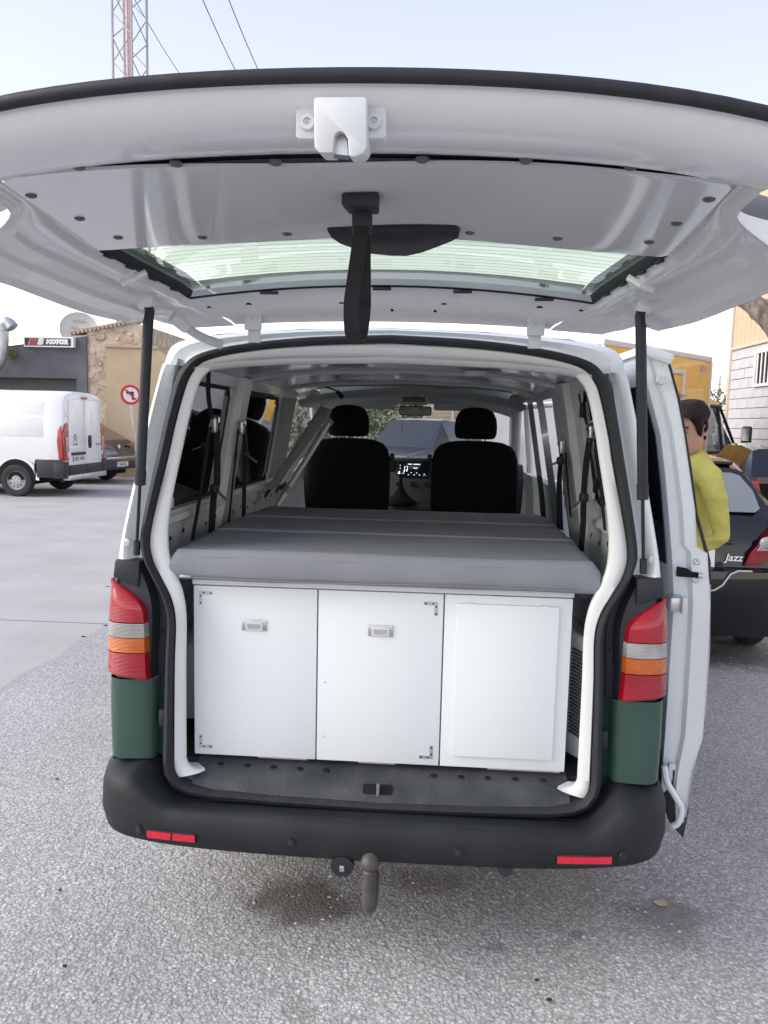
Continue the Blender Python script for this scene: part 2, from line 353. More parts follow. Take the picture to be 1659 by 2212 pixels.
# ------------------------------------------------------------------ left: workshop, sign, duct, ruin, wall, dish, mast
MT['darkwall'] = mat('dark_grey_render', (.085, .090, .105), .8, scale=1.2, bump=.3, bscale=40, col2=(.14, .147, .168), detail=8)
MT['shutter'] = mat('grey_shutter', (.10, .10, .105), .6, var=.1)
MT['stonewall'] = mat('rubble_stone', (.33, .26, .20), .9, scale=4.5, bump=.5, bscale=9, col2=(.58, .49, .40), detail=10)
MT['beigewall'] = mat('beige_render', (.38, .29, .19), .9, scale=.9, bump=.3, bscale=25, col2=(.48, .385, .275), detail=8)
MT['galv'] = mat('galvanised', (.50, .52, .54), .38, .8, var=.12, scale=9)
YB = 19.6
A = PY(0, 752, YB); Bp = PY(186, 726, YB)
sl = (Bp.z-A.z)/(Bp.x-A.x)
wk = empty('workshop_building', (-13, YB, 0), label='dark grey rendered workshop with a wide shutter, behind the white delivery van', cat='building')
xr, xl = Bp.x, -19
D0 = PY(186, 843, YB).z
rec = PY(165, 818, YB)      # recess top right corner
ztop = lambda x: Bp.z+(x-Bp.x)*sl
rb = MB()
rb.prism([(rec.x, YB, 0), (xr, YB, 0), (xr, YB, ztop(xr)), (rec.x, YB, ztop(rec.x))], (0, 5, 0)).obj('wall', 'darkwall', wk, smooth=0)
MB().prism([(xl, YB, rec.z), (rec.x-.003, YB, rec.z), (rec.x-.003, YB, ztop(rec.x)), (xl, YB, ztop(xl))], (0, 5, 0)).obj('wall', 'darkwall', wk, smooth=0)
MB().box2((xl, YB+.35, 0), (rec.x-.005, YB+.42, rec.z-.003)).obj('shutter', 'shutter', wk, smooth=0)
sg = empty('shop_sign', (A.x+1, YB, 3.5), label='black, white and red shop sign reading RS MOTOR on the dark workshop', cat='sign')
s0 = PY(52, 727, YB-.12); s1 = PY(160, 751, YB-.12)
MB().box2((s0.x, YB-.16, s1.z), (s1.x, YB-.003, s0.z)).obj('sign_box', 'white', sg, smooth=0, bevel=.01)
MT['signblack'] = mat('sign_black_face', (.045, .042, .045), .4); MT['signgrey'] = mat('sign_grey_print', (.35, .35, .37), .45)
sw = s1.x-s0.x; sh = s0.z-s1.z; zc = (s0.z+s1.z)/2
MB().box2((s0.x+.04, YB-.168, s1.z+.04), (s1.x-.07, YB-.162, s0.z-.04)).obj('sign_face', 'signblack', sg, smooth=0)
for k, mm in ((0, 'signgrey'), (1, 'signgrey')):
    bx0 = s0.x+sw*(.09+.17*k); q = [(bx0, YB-.172, s1.z+.06), (bx0+sw*.14, YB-.172, s1.z+.06), (bx0+sw*.18, YB-.172, s0.z-.06), (bx0+sw*.04, YB-.172, s0.z-.06)]
    MB().prism(q, (0, .003, 0)).obj('stripe', mm, sg, smooth=0)
text('R', sh*.72, facing((s0.x+sw*.19, YB-.178, zc), (1, 0, 0), (0, 0, 1)), 'redprint', sg, bold=.02, sx=1.25, shear=.15)
text('S', sh*.78, facing((s0.x+sw*.34, YB-.178, zc), (1, 0, 0), (0, 0, 1)), 'white', sg, bold=.02, sx=1.2, shear=.15)
text('MOTOR', sh*.54, facing((s0.x+sw*.675, YB-.178, zc), (1, 0, 0), (0, 0, 1)), 'white', sg, bold=.018, sx=1.1, shear=.2)
# exhaust duct
dt = empty('exhaust_duct', (-11.8, 19.1, 0), label='shiny galvanised exhaust duct bending over the dark workshop roof', cat='duct')
yd = 19.1; P = lambda a, b: PY(a, b, yd)
pth = smooth_poly([P(-60, 830), P(-22, 805), P(-4, 785), P(3, 765), P(6, 735), P(6, 715)], 6)
MB().tube(pth, .16, 16).obj('pipe', 'galv', dt)
MB().tube(smooth_poly([P(6, 714), P(7, 703), P(12, 698), P(20, 700), P(27, 708)], 5), .175, 16).obj('elbow', 'galv', dt)
for k in range(4, len(pth)-1, 4):
    t = (pth[k+1]-pth[k-1]).normalized(); MB().tube([pth[k]-t*.015, pth[k]+t*.015], .175, 16).obj('seam_ring', 'galv', dt)
MT['weed'] = mat('dry_green_weed', (.07, .10, .035), .8, col2=(.16, .17, .08), scale=20)
wd = MB(); random.seed(5); c0 = PY(24, 768, YB-.03)
for _ in range(90):
    a = c0+Vector((random.gauss(0, .08), -.02, random.gauss(0, .10))); d = Vector((random.gauss(.3, .5), random.uniform(-.9, -.1), random.gauss(.3, .6))).normalized()*random.uniform(.08, .2); s_ = d.cross(Vector((0, 1, .3))).normalized()*.014
    wd.add([a-s_, a+s_, a+d], [(0, 1, 2)])
tag(wd.obj('wall_weed', 'weed', smooth=0, fix=False), 'small green weed growing out of the dark wall by the duct', 'plant')
# stone ruin with pitched edge
Ys = YB+.06
ru = empty('stone_building', (-9.5, Ys+2, 0), label='old rubble stone house with a tiled eave between the dark workshop and beige wall', cat='building')
q = [PY(187.5, 900, Ys), PY(320, 900, Ys), PY(320, 705, Ys), PY(283, 696, Ys), PY(262, 702, Ys), PY(187.5, 716, Ys)]
q[0].z = q[1].z = 0
MB().prism(q, (0, 4, 0)).obj('wall', 'stonewall', ru, smooth=0)
MT['tile'] = mat('clay_tile', (.36, .27, .20), .85, col2=(.50, .42, .34), scale=14)
e0, e1 = PY(150, 722, Ys-.0), PY(290, 694, Ys-.0); nt_ = 16
for k in range(nt_):
    p = e0.lerp(e1, (k+.5)/nt_); w = (e1-e0).length/nt_*.5
    MB().tube([p+Vector((0, -.1, 0)), p+Vector((0, .9, .12))], w, 8, flat=.7).obj('roof_tile', 'tile', ru)
random.seed(11)
for k in range(42):      # proud stones in the rubble face
    a = PY(random.uniform(192, 300), random.uniform(712, 850), Ys)
    r_ = random.uniform(.07, .17); n_ = 6; t0 = random.random()*6
    q = [(a.x+r_*random.uniform(.8, 1.3)*math.cos(t0+j*6.283/n_), Ys+.01, a.z+r_*random.uniform(.5, .9)*math.sin(t0+j*6.283/n_)) for j in range(n_)]
    MB().prism(q, (0, -random.uniform(.02, .05), 0)).obj('stone', 'stonewall', ru, bevel=.015, seg=1)
# beige wall
Yw = YB-.35
bw = empty('beige_wall', (-8.4, Yw, 0), label='tall beige rendered wall behind the no left turn sign', cat='wall')
q = [PY(228, 900, Yw), PY(420, 900, Yw), PY(420, 792, Yw), PY(357, 768, Yw), PY(339, 752, Yw), PY(228, 748, Yw)]; q[0].z = q[1].z = 0
MB().prism(q, (0, .5, 0)).obj('wall', 'beigewall', bw, smooth=0)
c0, c1 = PY(226, 748, Yw), PY(341, 752, Yw)
MB().prism([c0+Vector((0, -.05, -.02)), c1+Vector((0, -.05, -.02)), c1+Vector((0, -.05, .06)), c0+Vector((0, -.05, .06))], (0, .6, 0)).obj('coping', 'beigewall', bw, smooth=0)
# satellite dish
MT['dish'] = mat('aged_dish_white', (.55, .54, .54), .6, col2=(.66, .63, .58), scale=3)
Yd = 24.5; dsh = empty('satellite_dish', PY(175, 716, Yd), label='large cream satellite dish standing on the stone house roof', cat='satellite dish')
cdn = PY(171, 716, Yd); rad = (PY(207, 716, Yd)-PY(132, 716, Yd)).length/2
axis = Vector((.45, -1, .35)).normalized(); Mx = Matrix.Translation(cdn) @ axis.to_track_quat('Z', 'Y').to_matrix().to_4x4()
MB().lathe([(rad*k/8, .28*(k/8)**2*rad) for k in range(9)], 32, Mx).obj('reflector', 'dish', dsh)
MB().lathe([(rad*1.0, .28*rad), (rad*1.02, .28*rad), (rad*1.02, .31*rad), (rad, .31*rad)], 32, Mx).obj('rim', 'dish', dsh)
MB().tube([Mx @ Vector((0, 0, 0)), Mx @ Vector((.1, -.2, .75*rad))], .03, 8).obj('feed_arm', 'galv', dsh)
MB().box(Mx @ Vector((.1, -.2, .78*rad)), (.14, .14, .2)).obj('feed_horn', 'tile', dsh, bevel=.02)
MB().tube([cdn-axis*.05, cdn-axis*.5-Vector((0, 0, 1.6))], .06, 8).obj('mast', 'galv', dsh)
for body, ox, oy in (('Mar Dulce', .02, .55), ('Dana', -.2, .16)):
    Mt = Mx @ facing((ox*rad, oy*rad, .28*rad*(oy*oy+ox*ox)+.025), (1, 0, 0), (0, 1, .1))
    text(body, .22*rad, Mt, 'tile', dsh, depth=.001)
# lattice mast with red/white feeder cables
MT['mastpaint'] = mat('mast_grey_paint', (.36, .35, .365), .5, .3, var=.08); MT['pink'] = mat('faded_red_cable', (.50, .34, .36), .6); MT['palecable'] = mat('pale_cable', (.62, .56, .58), .6)
DM = 33.0
mb_ = PD(289, 730, DM); mcx, mcy = mb_.x+.02, mb_.y
la = empty('lattice_mast', (mcx, mcy, 0), label='tall steel lattice mast with pinkish cables behind the stone house', cat='mast')
hw = .48; ang = R(27)
cs = [Vector((mcx+hw*1.41*math.cos(ang+k*math.pi/2), mcy+hw*1.41*math.sin(ang+k*math.pi/2), 0)) for k in range(4)]
HT = 24
for c in cs: MB().tube([c, c+Vector((0, 0, HT))], .055, 6).obj('leg', 'mastpaint', la)
step = .95; npan = int(HT/step)
br0 = {}
for f_ in range(4):
    a, b = cs[f_], cs[(f_+1) % 4]
    for k in range(npan):
        p, q = (a, b) if k % 2 else (b, a)
        MB().tube([p+Vector((0, 0, k*step)), q+Vector((0, 0, (k+1)*step))], .024, 5).obj('brace', 'mastpaint', la)
for dx, mm, r_ in ((-.12, 'pink', .05), (.0, 'palecable', .05), (.10, 'pink', .045), (.2, 'palecable', .03)):
    MB().tube([(mcx+dx, mcy-.3, 0), (mcx+dx, mcy-.3, HT)], r_, 6).obj('feeder_cable', mm, la)
# overhead wires
MT['wire'] = mat('black_wire', (.03, .03, .035), .6)
for i, (a, b, da, db) in enumerate((((318, 38), (395, 160), 33, 38), ((440, -8), (517, 156), 24, 30), ((496, -8), (566, 156), 24, 30))):
    p, q = PD(*a, da), PD(*b, db); d = (q-p)
    pts = [p-d*.5+d*2.2*k/20 for k in range(21)]
    pts = [v-Vector((0, 0, .25*math.sin(math.pi*k/20))) for k, v in enumerate(pts)]
    tag(MB().tube(pts, .016, 5).obj('overhead_wire', 'wire'), ['thin dark guy wire slanting down from the lattice mast', 'thin dark overhead wire crossing the open sky', 'thin dark overhead wire crossing the open sky'][i], 'wire', None if i == 0 else 'pair of overhead wires')
# no-left-turn sign
sc0 = PD(300, 1030, 20.2)
ns = empty('traffic_sign', (sc0.x, sc0.y, 0), label='round red and white no left turn sign on a grey post', cat='sign')
DS = 20.2; sc_ = PD(282, 853, DS); rs = 21.5/1660*DS
nrm = (CAM-sc_).normalized(); nrm = Vector((nrm.x+.25, nrm.y, .06)).normalized()
Ms = Matrix.Translation(sc_) @ nrm.to_track_quat('Z', 'Y').to_matrix().to_4x4()
MB().lathe([(0, 0), (rs, 0), (rs, .02), (0, .02)], 40, Ms).obj('disc', 'redprint', ns)
MB().lathe([(0, .021), (rs*.74, .021), (rs*.74, .024), (0, .024)], 40, Ms).obj('white_field', 'white', ns)
def inplane(pts, z0, d): return MB().prism([Ms @ Vector((x*rs, y*rs, z0)) for x, y in pts], Ms.to_3x3() @ Vector((0, 0, d)))
inplane([(.10, -.5), (.30, -.5), (.30, .32), (-.22, .32), (-.22, .48), (-.5, .22), (-.22, -.02), (-.22, .13), (.10, .13)], .026, .002).obj('arrow', 'ink', ns, smooth=0)
inplane([(-.55, .42), (-.42, .55), (.55, -.42), (.42, -.55)], .030, .002).obj('red_bar', 'redprint', ns, smooth=0)
pb = PD(300, 1030, 20.2); pb.z = 0
pt_ = sc_-nrm*.05; MB().tube([(pt_.x+.16, pt_.y+.05, 0), pt_+Vector((0, 0, .2))], .03, 10).obj('post', 'galv', ns)
for o_ in (.15, -.15): MB().box(sc_-nrm*.012+Vector((0, 0, o_)), (.12, .03, .04)).obj('clamp', 'galv', ns)
# ------------------------------------------------------------------ vehicles (local axes: x right, y forward, rear bumper at y = 0)
def wheel(root, x, y, r, w, rim='rim', holes=5, rr=.62):
    s = 1 if x > 0 else -1
    M = Matrix.Translation((x, y, r)) @ Matrix.Rotation(s*math.pi/2, 4, 'Y')
    t = MB().lathe([(r*rr, -w*.8), (r*.93, -w*.8), (r, -w*.65), (r, -w*.12), (r*.95, 0), (r*.8, .012), (r*rr, 0), (r*rr, -w*.2)], 36, M).obj('tyre', 'tyre', root)
    MB().lathe([(r*rr, -w*.1), (r*(rr-.05), -.005), (r*(rr-.1), -.035), (r*.34, -.03), (r*.28, .0), (r*.1, .004), (.001, .004)], 36, M).obj('rim', rim, t)
    for k in range(holes):
        a = k*2*math.pi/holes; MB().lathe([(.001, .006), (r*.035, .006), (r*.035, .0)], 8, M @ Matrix.Translation((r*.18*math.cos(a), r*.18*math.sin(a), .0))).obj('wheel_nut', 'dark', t)
    for k in range(holes*2):
        a = k*math.pi/holes+.15; MB().lathe([(.001, -.028), (r*.045, -.028), (r*.045, -.034)], 8, M @ Matrix.Translation((r*.42*math.cos(a), r*.42*math.sin(a), 0))).obj('vent_hole', 'dark', t)
    return t
def plate(root, loc, right, up, txt, w=.52, h=.11, blue=True, tx=0, align='CENTER', size=None):
    M = facing(loc, right, up); b = MB().prism([M @ Vector((x, y, 0)) for x, y in rrect(w, h, .012)], M.to_3x3() @ Vector((0, 0, .008))).obj('number_plate', 'plate', root, smooth=0)
    if blue: MB().prism([M @ Vector((x, y, .009)) for x, y in ((-w/2+.004, -h/2+.004), (-w/2+.045, -h/2+.004), (-w/2+.045, h/2-.004), (-w/2+.004, h/2-.004))], M.to_3x3() @ Vector((0, 0, .001))).obj('blue_band', 'blue', b, smooth=0)
    text(txt, size or h*.92, M @ Matrix.Translation((tx or .02, 0, .0095)), 'ink', b, 'plate_text', depth=.0008, bold=.002, sx=.95, align=align)
    return b
def car_loft(root, st, cls, mats, n_up=2):
    rings = []
    for (y, zs, zb, zr, ws, wb, wr) in st:
        h = [(0, zs), (ws*.9, zs), (ws, zs+.1*(zb-zs)), (wb, lerp(zs, zb, .6)), (wb*.985, zb), (lerp(wb, wr, .45)*1.015, lerp(zb, zr, .5)), (wr*1.02, lerp(zb, zr, .93)), (wr*.86, zr-.002), (0, zr+.012)]
        rings.append([Vector((x, y, z)) for x, z in h]+[Vector((-x, y, z)) for x, z in h[-2:0:-1]])
    n = len(rings[0]); parts = {}
    for i in range(len(rings)-1):
        for j in range(n):
            sg = j if j < 8 else 15-j
            c = cls(i, sg, j < 8); parts.setdefault(c, MB())
            a, b, c2, d = rings[i][j], rings[i][(j+1) % n], rings[i+1][(j+1) % n], rings[i+1][j]
            parts[c].add([a, b, c2, d], [(0, 1, 2, 3)])
    k0 = cls(0, 3, True)
    parts[k0].add(rings[0], [tuple(range(n))[::-1]]); parts[k0].add(rings[-1], [tuple(range(n))])
    os_ = {}
    for c, m in parts.items():
        nm = c.split(':')[0]; os_[c] = m.obj(nm, mats[nm], root, smooth=40)
    return os_
def on_rear(pts, y, d=-.012):     # polygon (x,z) on a rear face
    return MB().prism([(x, y, z) for x, z in pts], (0, d, 0))

# white delivery van
dv = empty('delivery_van', (-7.55, 14.26, 0), R(90), 'white panel van with grey lower cladding and tall red tail lights', 'van', local=True)
def vring(y, sx, dz, zt=2.26, zs=.42):
    h = [(0, zs), (.90, zs), (.985, zs+.1), (1.02, .95), (1.02, 1.32), (.995, 1.7), (.955, 2.02), (.90, 2.14), (.78, 2.2), (.4, 2.245), (0, 2.255)]
    h = [(x*sx, zs+(z-zs)*(zt-zs)/(2.255-zs)+dz) for x, z in h]
    return [Vector((x, y, z)) for x, z in h]+[Vector((-x, y, z)) for x, z in h[-2:0:-1]]
b = MB(); rg = [vring(.03, .93, 0, 2.20), vring(.05, .965, 0, 2.23), vring(.12, .99, 0, 2.245), vring(.35, 1, 0), vring(3.1, 1, 0), vring(3.7, .99, 0, 2.2), vring(4.3, .96, 0, 1.45), vring(4.85, .90, 0, 1.2), vring(4.95, .82, 0, 1.0)]
b.grid(rg, closed=True); n = len(rg[0]); b.f.append(tuple(range(n))[::-1]); k = len(b.v)-n; b.f.append(tuple(range(k, k+n)))
b.obj('body', 'white_paint2', dv, smooth=30)
for s in (-1, 1):
    x0, x1 = (-.80, -.006) if s < 0 else (.006, .80)
    d = on_rear([(x0, .62), (x1, .62), (x1, 2.06), (x0+(.05 if s < 0 else 0), 2.06-.0), ] if s < 0 else [(x0, .62), (x1, .62), (x1-.05, 2.06), (x0, 2.06)], .032, -.03).obj('rear_door', 'white_paint2', dv, bevel=.012)
    on_rear([(x0+.02, 1.02), (x1-.02, 1.02), (x1-.02, 1.07), (x0+.02, 1.07)], .003, -.004).obj('crease', 'white_paint2', d, bevel=.003)
    on_rear([(x0+.02, 1.30), (x1-.02, 1.30), (x1-.02, 1.33), (x0+.02, 1.33)], .003, -.004).obj('crease', 'white_paint2', d, bevel=.003)
    on_rear([(x0+.0, .45), (x1, .45), (x1, .68), (x0, .68)], .030, -.034).obj('lower_cladding', 'black', dv, bevel=.01)
    q = [(s*.78, .78), (s*.99, .78), (s*1.005, 1.35), (s*.94, 1.53), (s*.86, 1.58), (s*.80, 1.55)]
    tl = MB().prism([(x, .06, z) for x, z in q], (0, -.055, 0)).obj('tail_light', 'red', dv, bevel=.015)
    MB().prism([(x, .004, z) for x, z in ((s*.80, .98), (s*.89, .92), (s*.93, 1.02), (s*.93, 1.28), (s*.82, 1.28))], (0, -.006, 0)).obj('reverse_lens', 'clear', tl, bevel=.003)
    MB().prism([(s*.99, y, z) for y, z in ((.03, .78), (.13, .80), (.16, 1.2), (.13, 1.42), (.06, 1.53))], (s*.024, 0, 0)).obj('side_lens', 'red', tl, bevel=.01)
    MB().box((s*.93, .12, .58), (.22, .26, .36)).obj('bumper_corner', 'black', dv, bevel=.03)
    for z in (.9, 1.75): MB().box((s*.83, .01, z), (.05, .04, .1)).obj('hinge', 'white_paint2', dv, bevel=.01)
    MB().box2((s*1.0, .05, .42), (s*1.035, .60, .80)).obj('side_cladding', 'black', dv, bevel=.012)
    MB().prism([(s*1.03, .62, .42), (s*1.03, .62, .80), (s*1.03, .55, .80), (s*1.03, .66, .6)], (s*.004, 0, 0)).obj('cladding_edge', 'black', dv, smooth=0)
    arch = []
    for k in range(13): a = math.pi*k/12; arch.append((s*1.015, 1.05+.44*math.cos(a), .36+.45*math.sin(a)))
    MB().prism(arch, (s*.012, 0, 0)).obj('wheel_arch', 'dark', dv, smooth=0)
    ar2 = [MB(), []]
    outer = [Vector((s*1.03, 1.05+.50*math.cos(math.pi*k/14), .36+.50*math.sin(math.pi*k/14))) for k in range(15)]; inner = [Vector((s*1.03, 1.05+.43*math.cos(math.pi*k/14), .36+.44*math.sin(math.pi*k/14))) for k in range(15)]
    MB().grid([outer, inner]).obj('arch_lip', 'white_paint2', dv, smooth=0)
    wheel(dv, s*1.04, 1.05, .345, .22)
    wheel(dv, s*1.02, 4.05, .345, .22)
    for (y0, y1, z0, z1) in ((.45, 1.9, 1.28, 1.98), (2.0, 3.1, 1.28, 1.98)):   # pressed side panels
        pr = []
        for (yy, zz) in ((y0, z0), (y1, z0), (y1, z1), (y0, z1)): pr.append(Vector((s*interp([(.95, 1.024), (1.32, 1.024), (1.7, .999), (2.02, .960)], zz), yy, zz)))
        MB().prism(pr, (s*.006, 0, 0)).obj('side_panel', 'white_paint2', dv, bevel=.003)
    MB().box2((s*.96, 3.2, 1.25), (s*1.005, 4.0, 1.75)).obj('cab_window', 'glass_car', dv, bevel=.02)
    MB().box2((s*1.02, 3.95, 1.2), (s*1.25, 4.05, 1.5)).obj('door_mirror', 'black', dv, bevel=.03)
on_rear([(-.9, .36), (.9, .36), (.9, .47), (-.9, .47)], .10, -.17).obj('rear_step', 'galv', dv, bevel=.02)
on_rear([(-.13, 2.09), (.13, 2.09), (.12, 2.135), (-.12, 2.135)], .035, -.03).obj('brake_light', 'red', dv, bevel=.006)
on_rear([(.12, 1.02), (.24, 1.02), (.26, 1.1), (.25, 1.3), (.12, 1.3), (.10, 1.2)], .0, -.02).obj('door_handle', 'ink', dv, bevel=.015)
on_rear([(-.70, .885), (-.06, .885), (-.06, .945), (-.70, .945)], .0, -.03).obj('plate_lamp_bar', 'black', dv, bevel=.008)
plate(dv, (-.37, -.004, .80), (1, 0, 0), (0, 0, 1), '3833 KHK', .58, .125)
for k in (0, 1):
    z0 = 1.16+.075*k; on_rear([(-.60, z0), (-.52, z0+.075), (-.44, z0), (-.44, z0+.035), (-.52, z0+.11), (-.60, z0+.035)], .001, -.008).obj('emblem', 'chrome', dv, smooth=0)
text('CITROËN', .055, facing((-.52, -.004, 1.115), (1, 0, 0), (0, 0, 1)), 'chrome', dv, bold=.001)
text('Jumper', .085, facing((.62, -.004, 1.10), (1, 0, 0), (0, 0, 1)), 'chrome', dv, bold=.001, shear=.2)
MB().box((0, .5, .40), (1.6, .9, .12)).obj('underbody', 'dark', dv); MB().box((0, 2.6, .35), (1.7, 3.6, .2)).obj('underbody', 'dark', dv)

# dark crossover seen past the delivery van
def gen_cls(rw, side, ws):
    def f(i, sg, left):
        if i == rw and sg in (6, 7): return 'rear_window'
        if i == ws and sg in (6, 7): return 'windscreen'
        if i in side and sg in (4, 5): return 'side_window:%d%d' % (i, left)
        return 'body'
    return f
def gmats(paint): return {'body': paint, 'rear_window': 'glass_car', 'windscreen': 'glass_car', 'side_window': 'glass_car'}
cx_ = empty('crossover_car', (-8.03, 17.3, 0), R(82), 'dark crossover car parked beyond the white delivery van', 'car', local=True)
st = [(0, .42, .72, .74, .78, .86, .80), (.06, .36, .85, .87, .84, .91, .84), (.14, .34, 1.02, 1.05, .86, .92, .80), (.2, .33, 1.08, 1.12, .87, .92, .74), (.75, .3, 1.06, 1.47, .88, .92, .58), (1.6, .28, 1.03, 1.54, .88, .92, .60), (2.5, .28, .99, 1.50, .88, .92, .58), (3.15, .28, .98, 1.06, .88, .91, .74), (4.1, .3, .9, .92, .86, .88, .74), (4.45, .34, .7, .72, .8, .82, .6)]
car_loft(cx_, st, gen_cls(3, (4, 5), 6), gmats('car_dark'))
for s in (-1, 1):
    t = MB().prism([(s*.38, .10, .98), (s*.62, .09, .93), (s*.88, .16, .96), (s*.90, .2, 1.06), (s*.60, .10, 1.03)], (0, -.05, 0)).obj('tail_light', 'red', cx_, bevel=.01)
    wheel(cx_, s*.93, .95, .34, .24); wheel(cx_, s*.93, 3.6, .34, .24)
on_rear([(-.92, .36), (.92, .36), (.90, .56), (-.90, .56)], .06, -.10).obj('bumper', 'black', cx_, bevel=.03)
on_rear([(-.7, .64), (.7, .64), (.68, .69), (-.68, .69)], .0, -.02).obj('bumper_trim', 'galv', cx_, bevel=.006)
MB().lathe([(.001, .012), (.05, .012), (.055, 0)], 24, facing((0, .045, .95), (1, 0, 0), (0, 0, 1))).obj('badge', 'white', cx_)
plate(cx_, (-.0, -.045, .50), (1, 0, 0), (0, 0, 1), '2668 KZ', .56, .125)
MB().strap([(-.1, .32, 1.18), (.12, .30, 1.16), (.35, .36, 1.22)], .03, .015, (0, .4, 1)).obj('wiper', 'ink', cx_)
MB().box((0, 2.2, .3), (1.5, 3.8, .16)).obj('underbody', 'dark', cx_)
# white carrier bag caught on the wall behind it
MT['bag'] = mat('white_plastic_bag', (.7, .7, .72), .4, trans=.0)

# black hatchback on the right
hb = empty('black_hatchback', (1.93, 3.25, 0), R(-2), 'glossy black hatchback with red tail lights beside the yellow sweatered person', 'car', local=True)
st = [(0, .34, .60, .62, .70, .78, .70), (.02, .30, .72, .74, .78, .83, .74), (.045, .28, .86, .88, .81, .84, .75), (.075, .27, 1.0, 1.04, .82, .84, .73), (.11, .27, 1.04, 1.10, .82, .84, .69), (.46, .27, 1.03, 1.44, .83, .84, .56), (.62, .27, 1.02, 1.505, .83, .84, .55), (1.3, .26, .98, 1.53, .83, .84, .56), (2.2, .26, .94, 1.50, .83, .84, .55), (2.95, .26, .93, 1.0, .83, .83, .66), (3.6, .3, .82, .84, .80, .81, .66), (3.85, .36, .62, .64, .70, .72, .5)]
car_loft(hb, st, gen_cls(4, (6, 7), 8), {**gmats('car_black'), 'rear_window': 'car_black'})
MT['hatchglass'] = mat('hatch_glass', (.16, .18, .18), .03, var=.03, coat=1, spec=1)
a_, b_ = Vector((0, .112, 1.112)), Vector((0, .452, 1.45)); up_ = (b_-a_)
wq = []
for x, t in ((-.56, .06), (-.60, .14), (-.585, .5), (-.52, .80), (-.46, .86), (.46, .86), (.52, .80), (.585, .5), (.60, .14), (.56, .06)): wq.append(a_+up_*t+Vector((x, -.012, 0)))
MB().prism(wq, (0, -.004, .003)).obj('rear_glass', 'hatchglass', hb, smooth=0)
for s in (-1, 1):
    pts = [(.47, .09, .76), (.50, .065, .86), (.62, .10, .99), (.70, .16, 1.10), (.735, .28, 1.24), (.775, .36, 1.26), (.835, .32, 1.10), (.85, .24, .95), (.852, .22, .76)]
    t = MB().prism([(s*x, y-.075, z) for x, y, z in pts], (0, -.03, 0)).obj('tail_light', 'red', hb, bevel=.012)
    MB().prism([(s*x, y-.05, z) for x, y, z in ((.53, .018, .875), (.84, .16, .875), (.84, .18, .975), (.62, .055, .985))], (0, -.025, 0)).obj('reverse_lens', 'clear', t, bevel=.006)
    for xx in (.60, .69): MB().lathe([(.001, .01), (.03, .006), (.045, -.01)], 16, facing((s*xx, -.03+(xx-.6)*.4, .93), (1, 0, 0), (0, 0, 1))).obj('bulb_cup', 'clear', t)
    wheel(hb, s*.85, .72, .29, .18); wheel(hb, s*.85, 3.1, .29, .18)
bp_ = MB(); rows = []
for (dy, z) in ((.10, .74), (-.03, .745), (-.07, .72), (-.085, .62), (-.075, .50), (-.05, .36), (-.03, .24), (.30, .20)):
    rows.append([Vector((x, dy+.10*(abs(x)/.84)**4+(.16 if abs(x) > .83 else 0), z)) for x in (-.86, -.83, -.75, -.55, -.3, 0, .3, .55, .75, .83, .86)])
bp_.grid(rows).obj('bumper', 'car_black', hb)
MB().strap([(x, -.088+.10*(abs(x)/.84)**4, .735-.16*max(0, 1-(abs(x)/.36)**6)) for x in [k*.05-.5 for k in range(21)]], .012, .012, (0, 1, 0)).obj('chrome_strip', 'chrome', hb)
on_rear([(-.36, .60), (.36, .60), (.30, .88), (-.30, .88)], .02, -.012).obj('plate_recess', 'car_black', hb, bevel=.02)
plate(hb, (0, .002, .81), (1, 0, 0), (0, .12, 1), 'CR', .52, .15, tx=.235, align='RIGHT', size=.145)
on_rear([(-.40, .905), (.40, .905), (.38, .935), (-.38, .935)], .05, -.03).obj('handle_trim', 'car_black', hb, bevel=.01)
text('Jazz', .072, facing((.40, .020, .81), (1, 0, 0), (0, .15, 1)), 'steel', hb, bold=.001, shear=.25, sx=1.1)
on_rear([(.36, .725), (.50, .725), (.51, .74), (.37, .74)], .02, -.006).obj('badge', 'steel', hb, smooth=0)
MB().strap([(-.55, .36, 1.40), (.1, .365, 1.39), (.3, .38, 1.41)], .03, .015, (0, .6, .8)).obj('wiper', 'ink', hb)
MB().box((0, .55, 1.475), (1.0, .18, .03)).obj('spoiler', 'car_black', hb, bevel=.012)
MB().box((0, 2.0, .27), (1.4, 3.3, .14)).obj('underbody', 'dark', hb)

# dark saloon behind it (only the roof shows)
pc = PD(1650, 975, 12.2)
c2 = empty('parked_car', (pc.x+.15, pc.y-1.2, 0), R(-6), 'black parked car beyond the hatchback, beside the yellow truck', 'car', local=True)
st = [(0, .40, .60, .62, .66, .74, .68), (.05, .32, .95, .97, .80, .84, .74), (.2, .28, 1.0, 1.05, .82, .86, .70), (.65, .27, 1.0, 1.46, .83, .86, .58), (1.3, .26, .98, 1.54, .83, .86, .58), (2.2, .26, .94, 1.52, .83, .86, .57), (2.95, .26, .93, 1.0, .83, .85, .66), (3.8, .3, .82, .84, .80, .81, .66), (4.0, .36, .62, .64, .70, .72, .5)]
car_loft(c2, st, gen_cls(2, (3, 4), 5), {**gmats('car_black'), 'rear_window': 'car_black', 'side_window': 'car_black'})
for s in (-1, 1):
    on_rear([(s*.6, .78), (s*.84, .78), (s*.84, 1.0), (s*.66, 1.0)], .06, -.05).obj('tail_light', 'red', c2, bevel=.01)
    wheel(c2, s*.86, .75, .3, .18); wheel(c2, s*.86, 3.2, .3, .18)
MB().tube([(.0, .9, 1.5), (.05, .55, 1.72)], .006, 6).obj('aerial', 'ink', c2)
MB().box((0, 2.0, .27), (1.4, 3.3, .14)).obj('underbody', 'dark', c2)

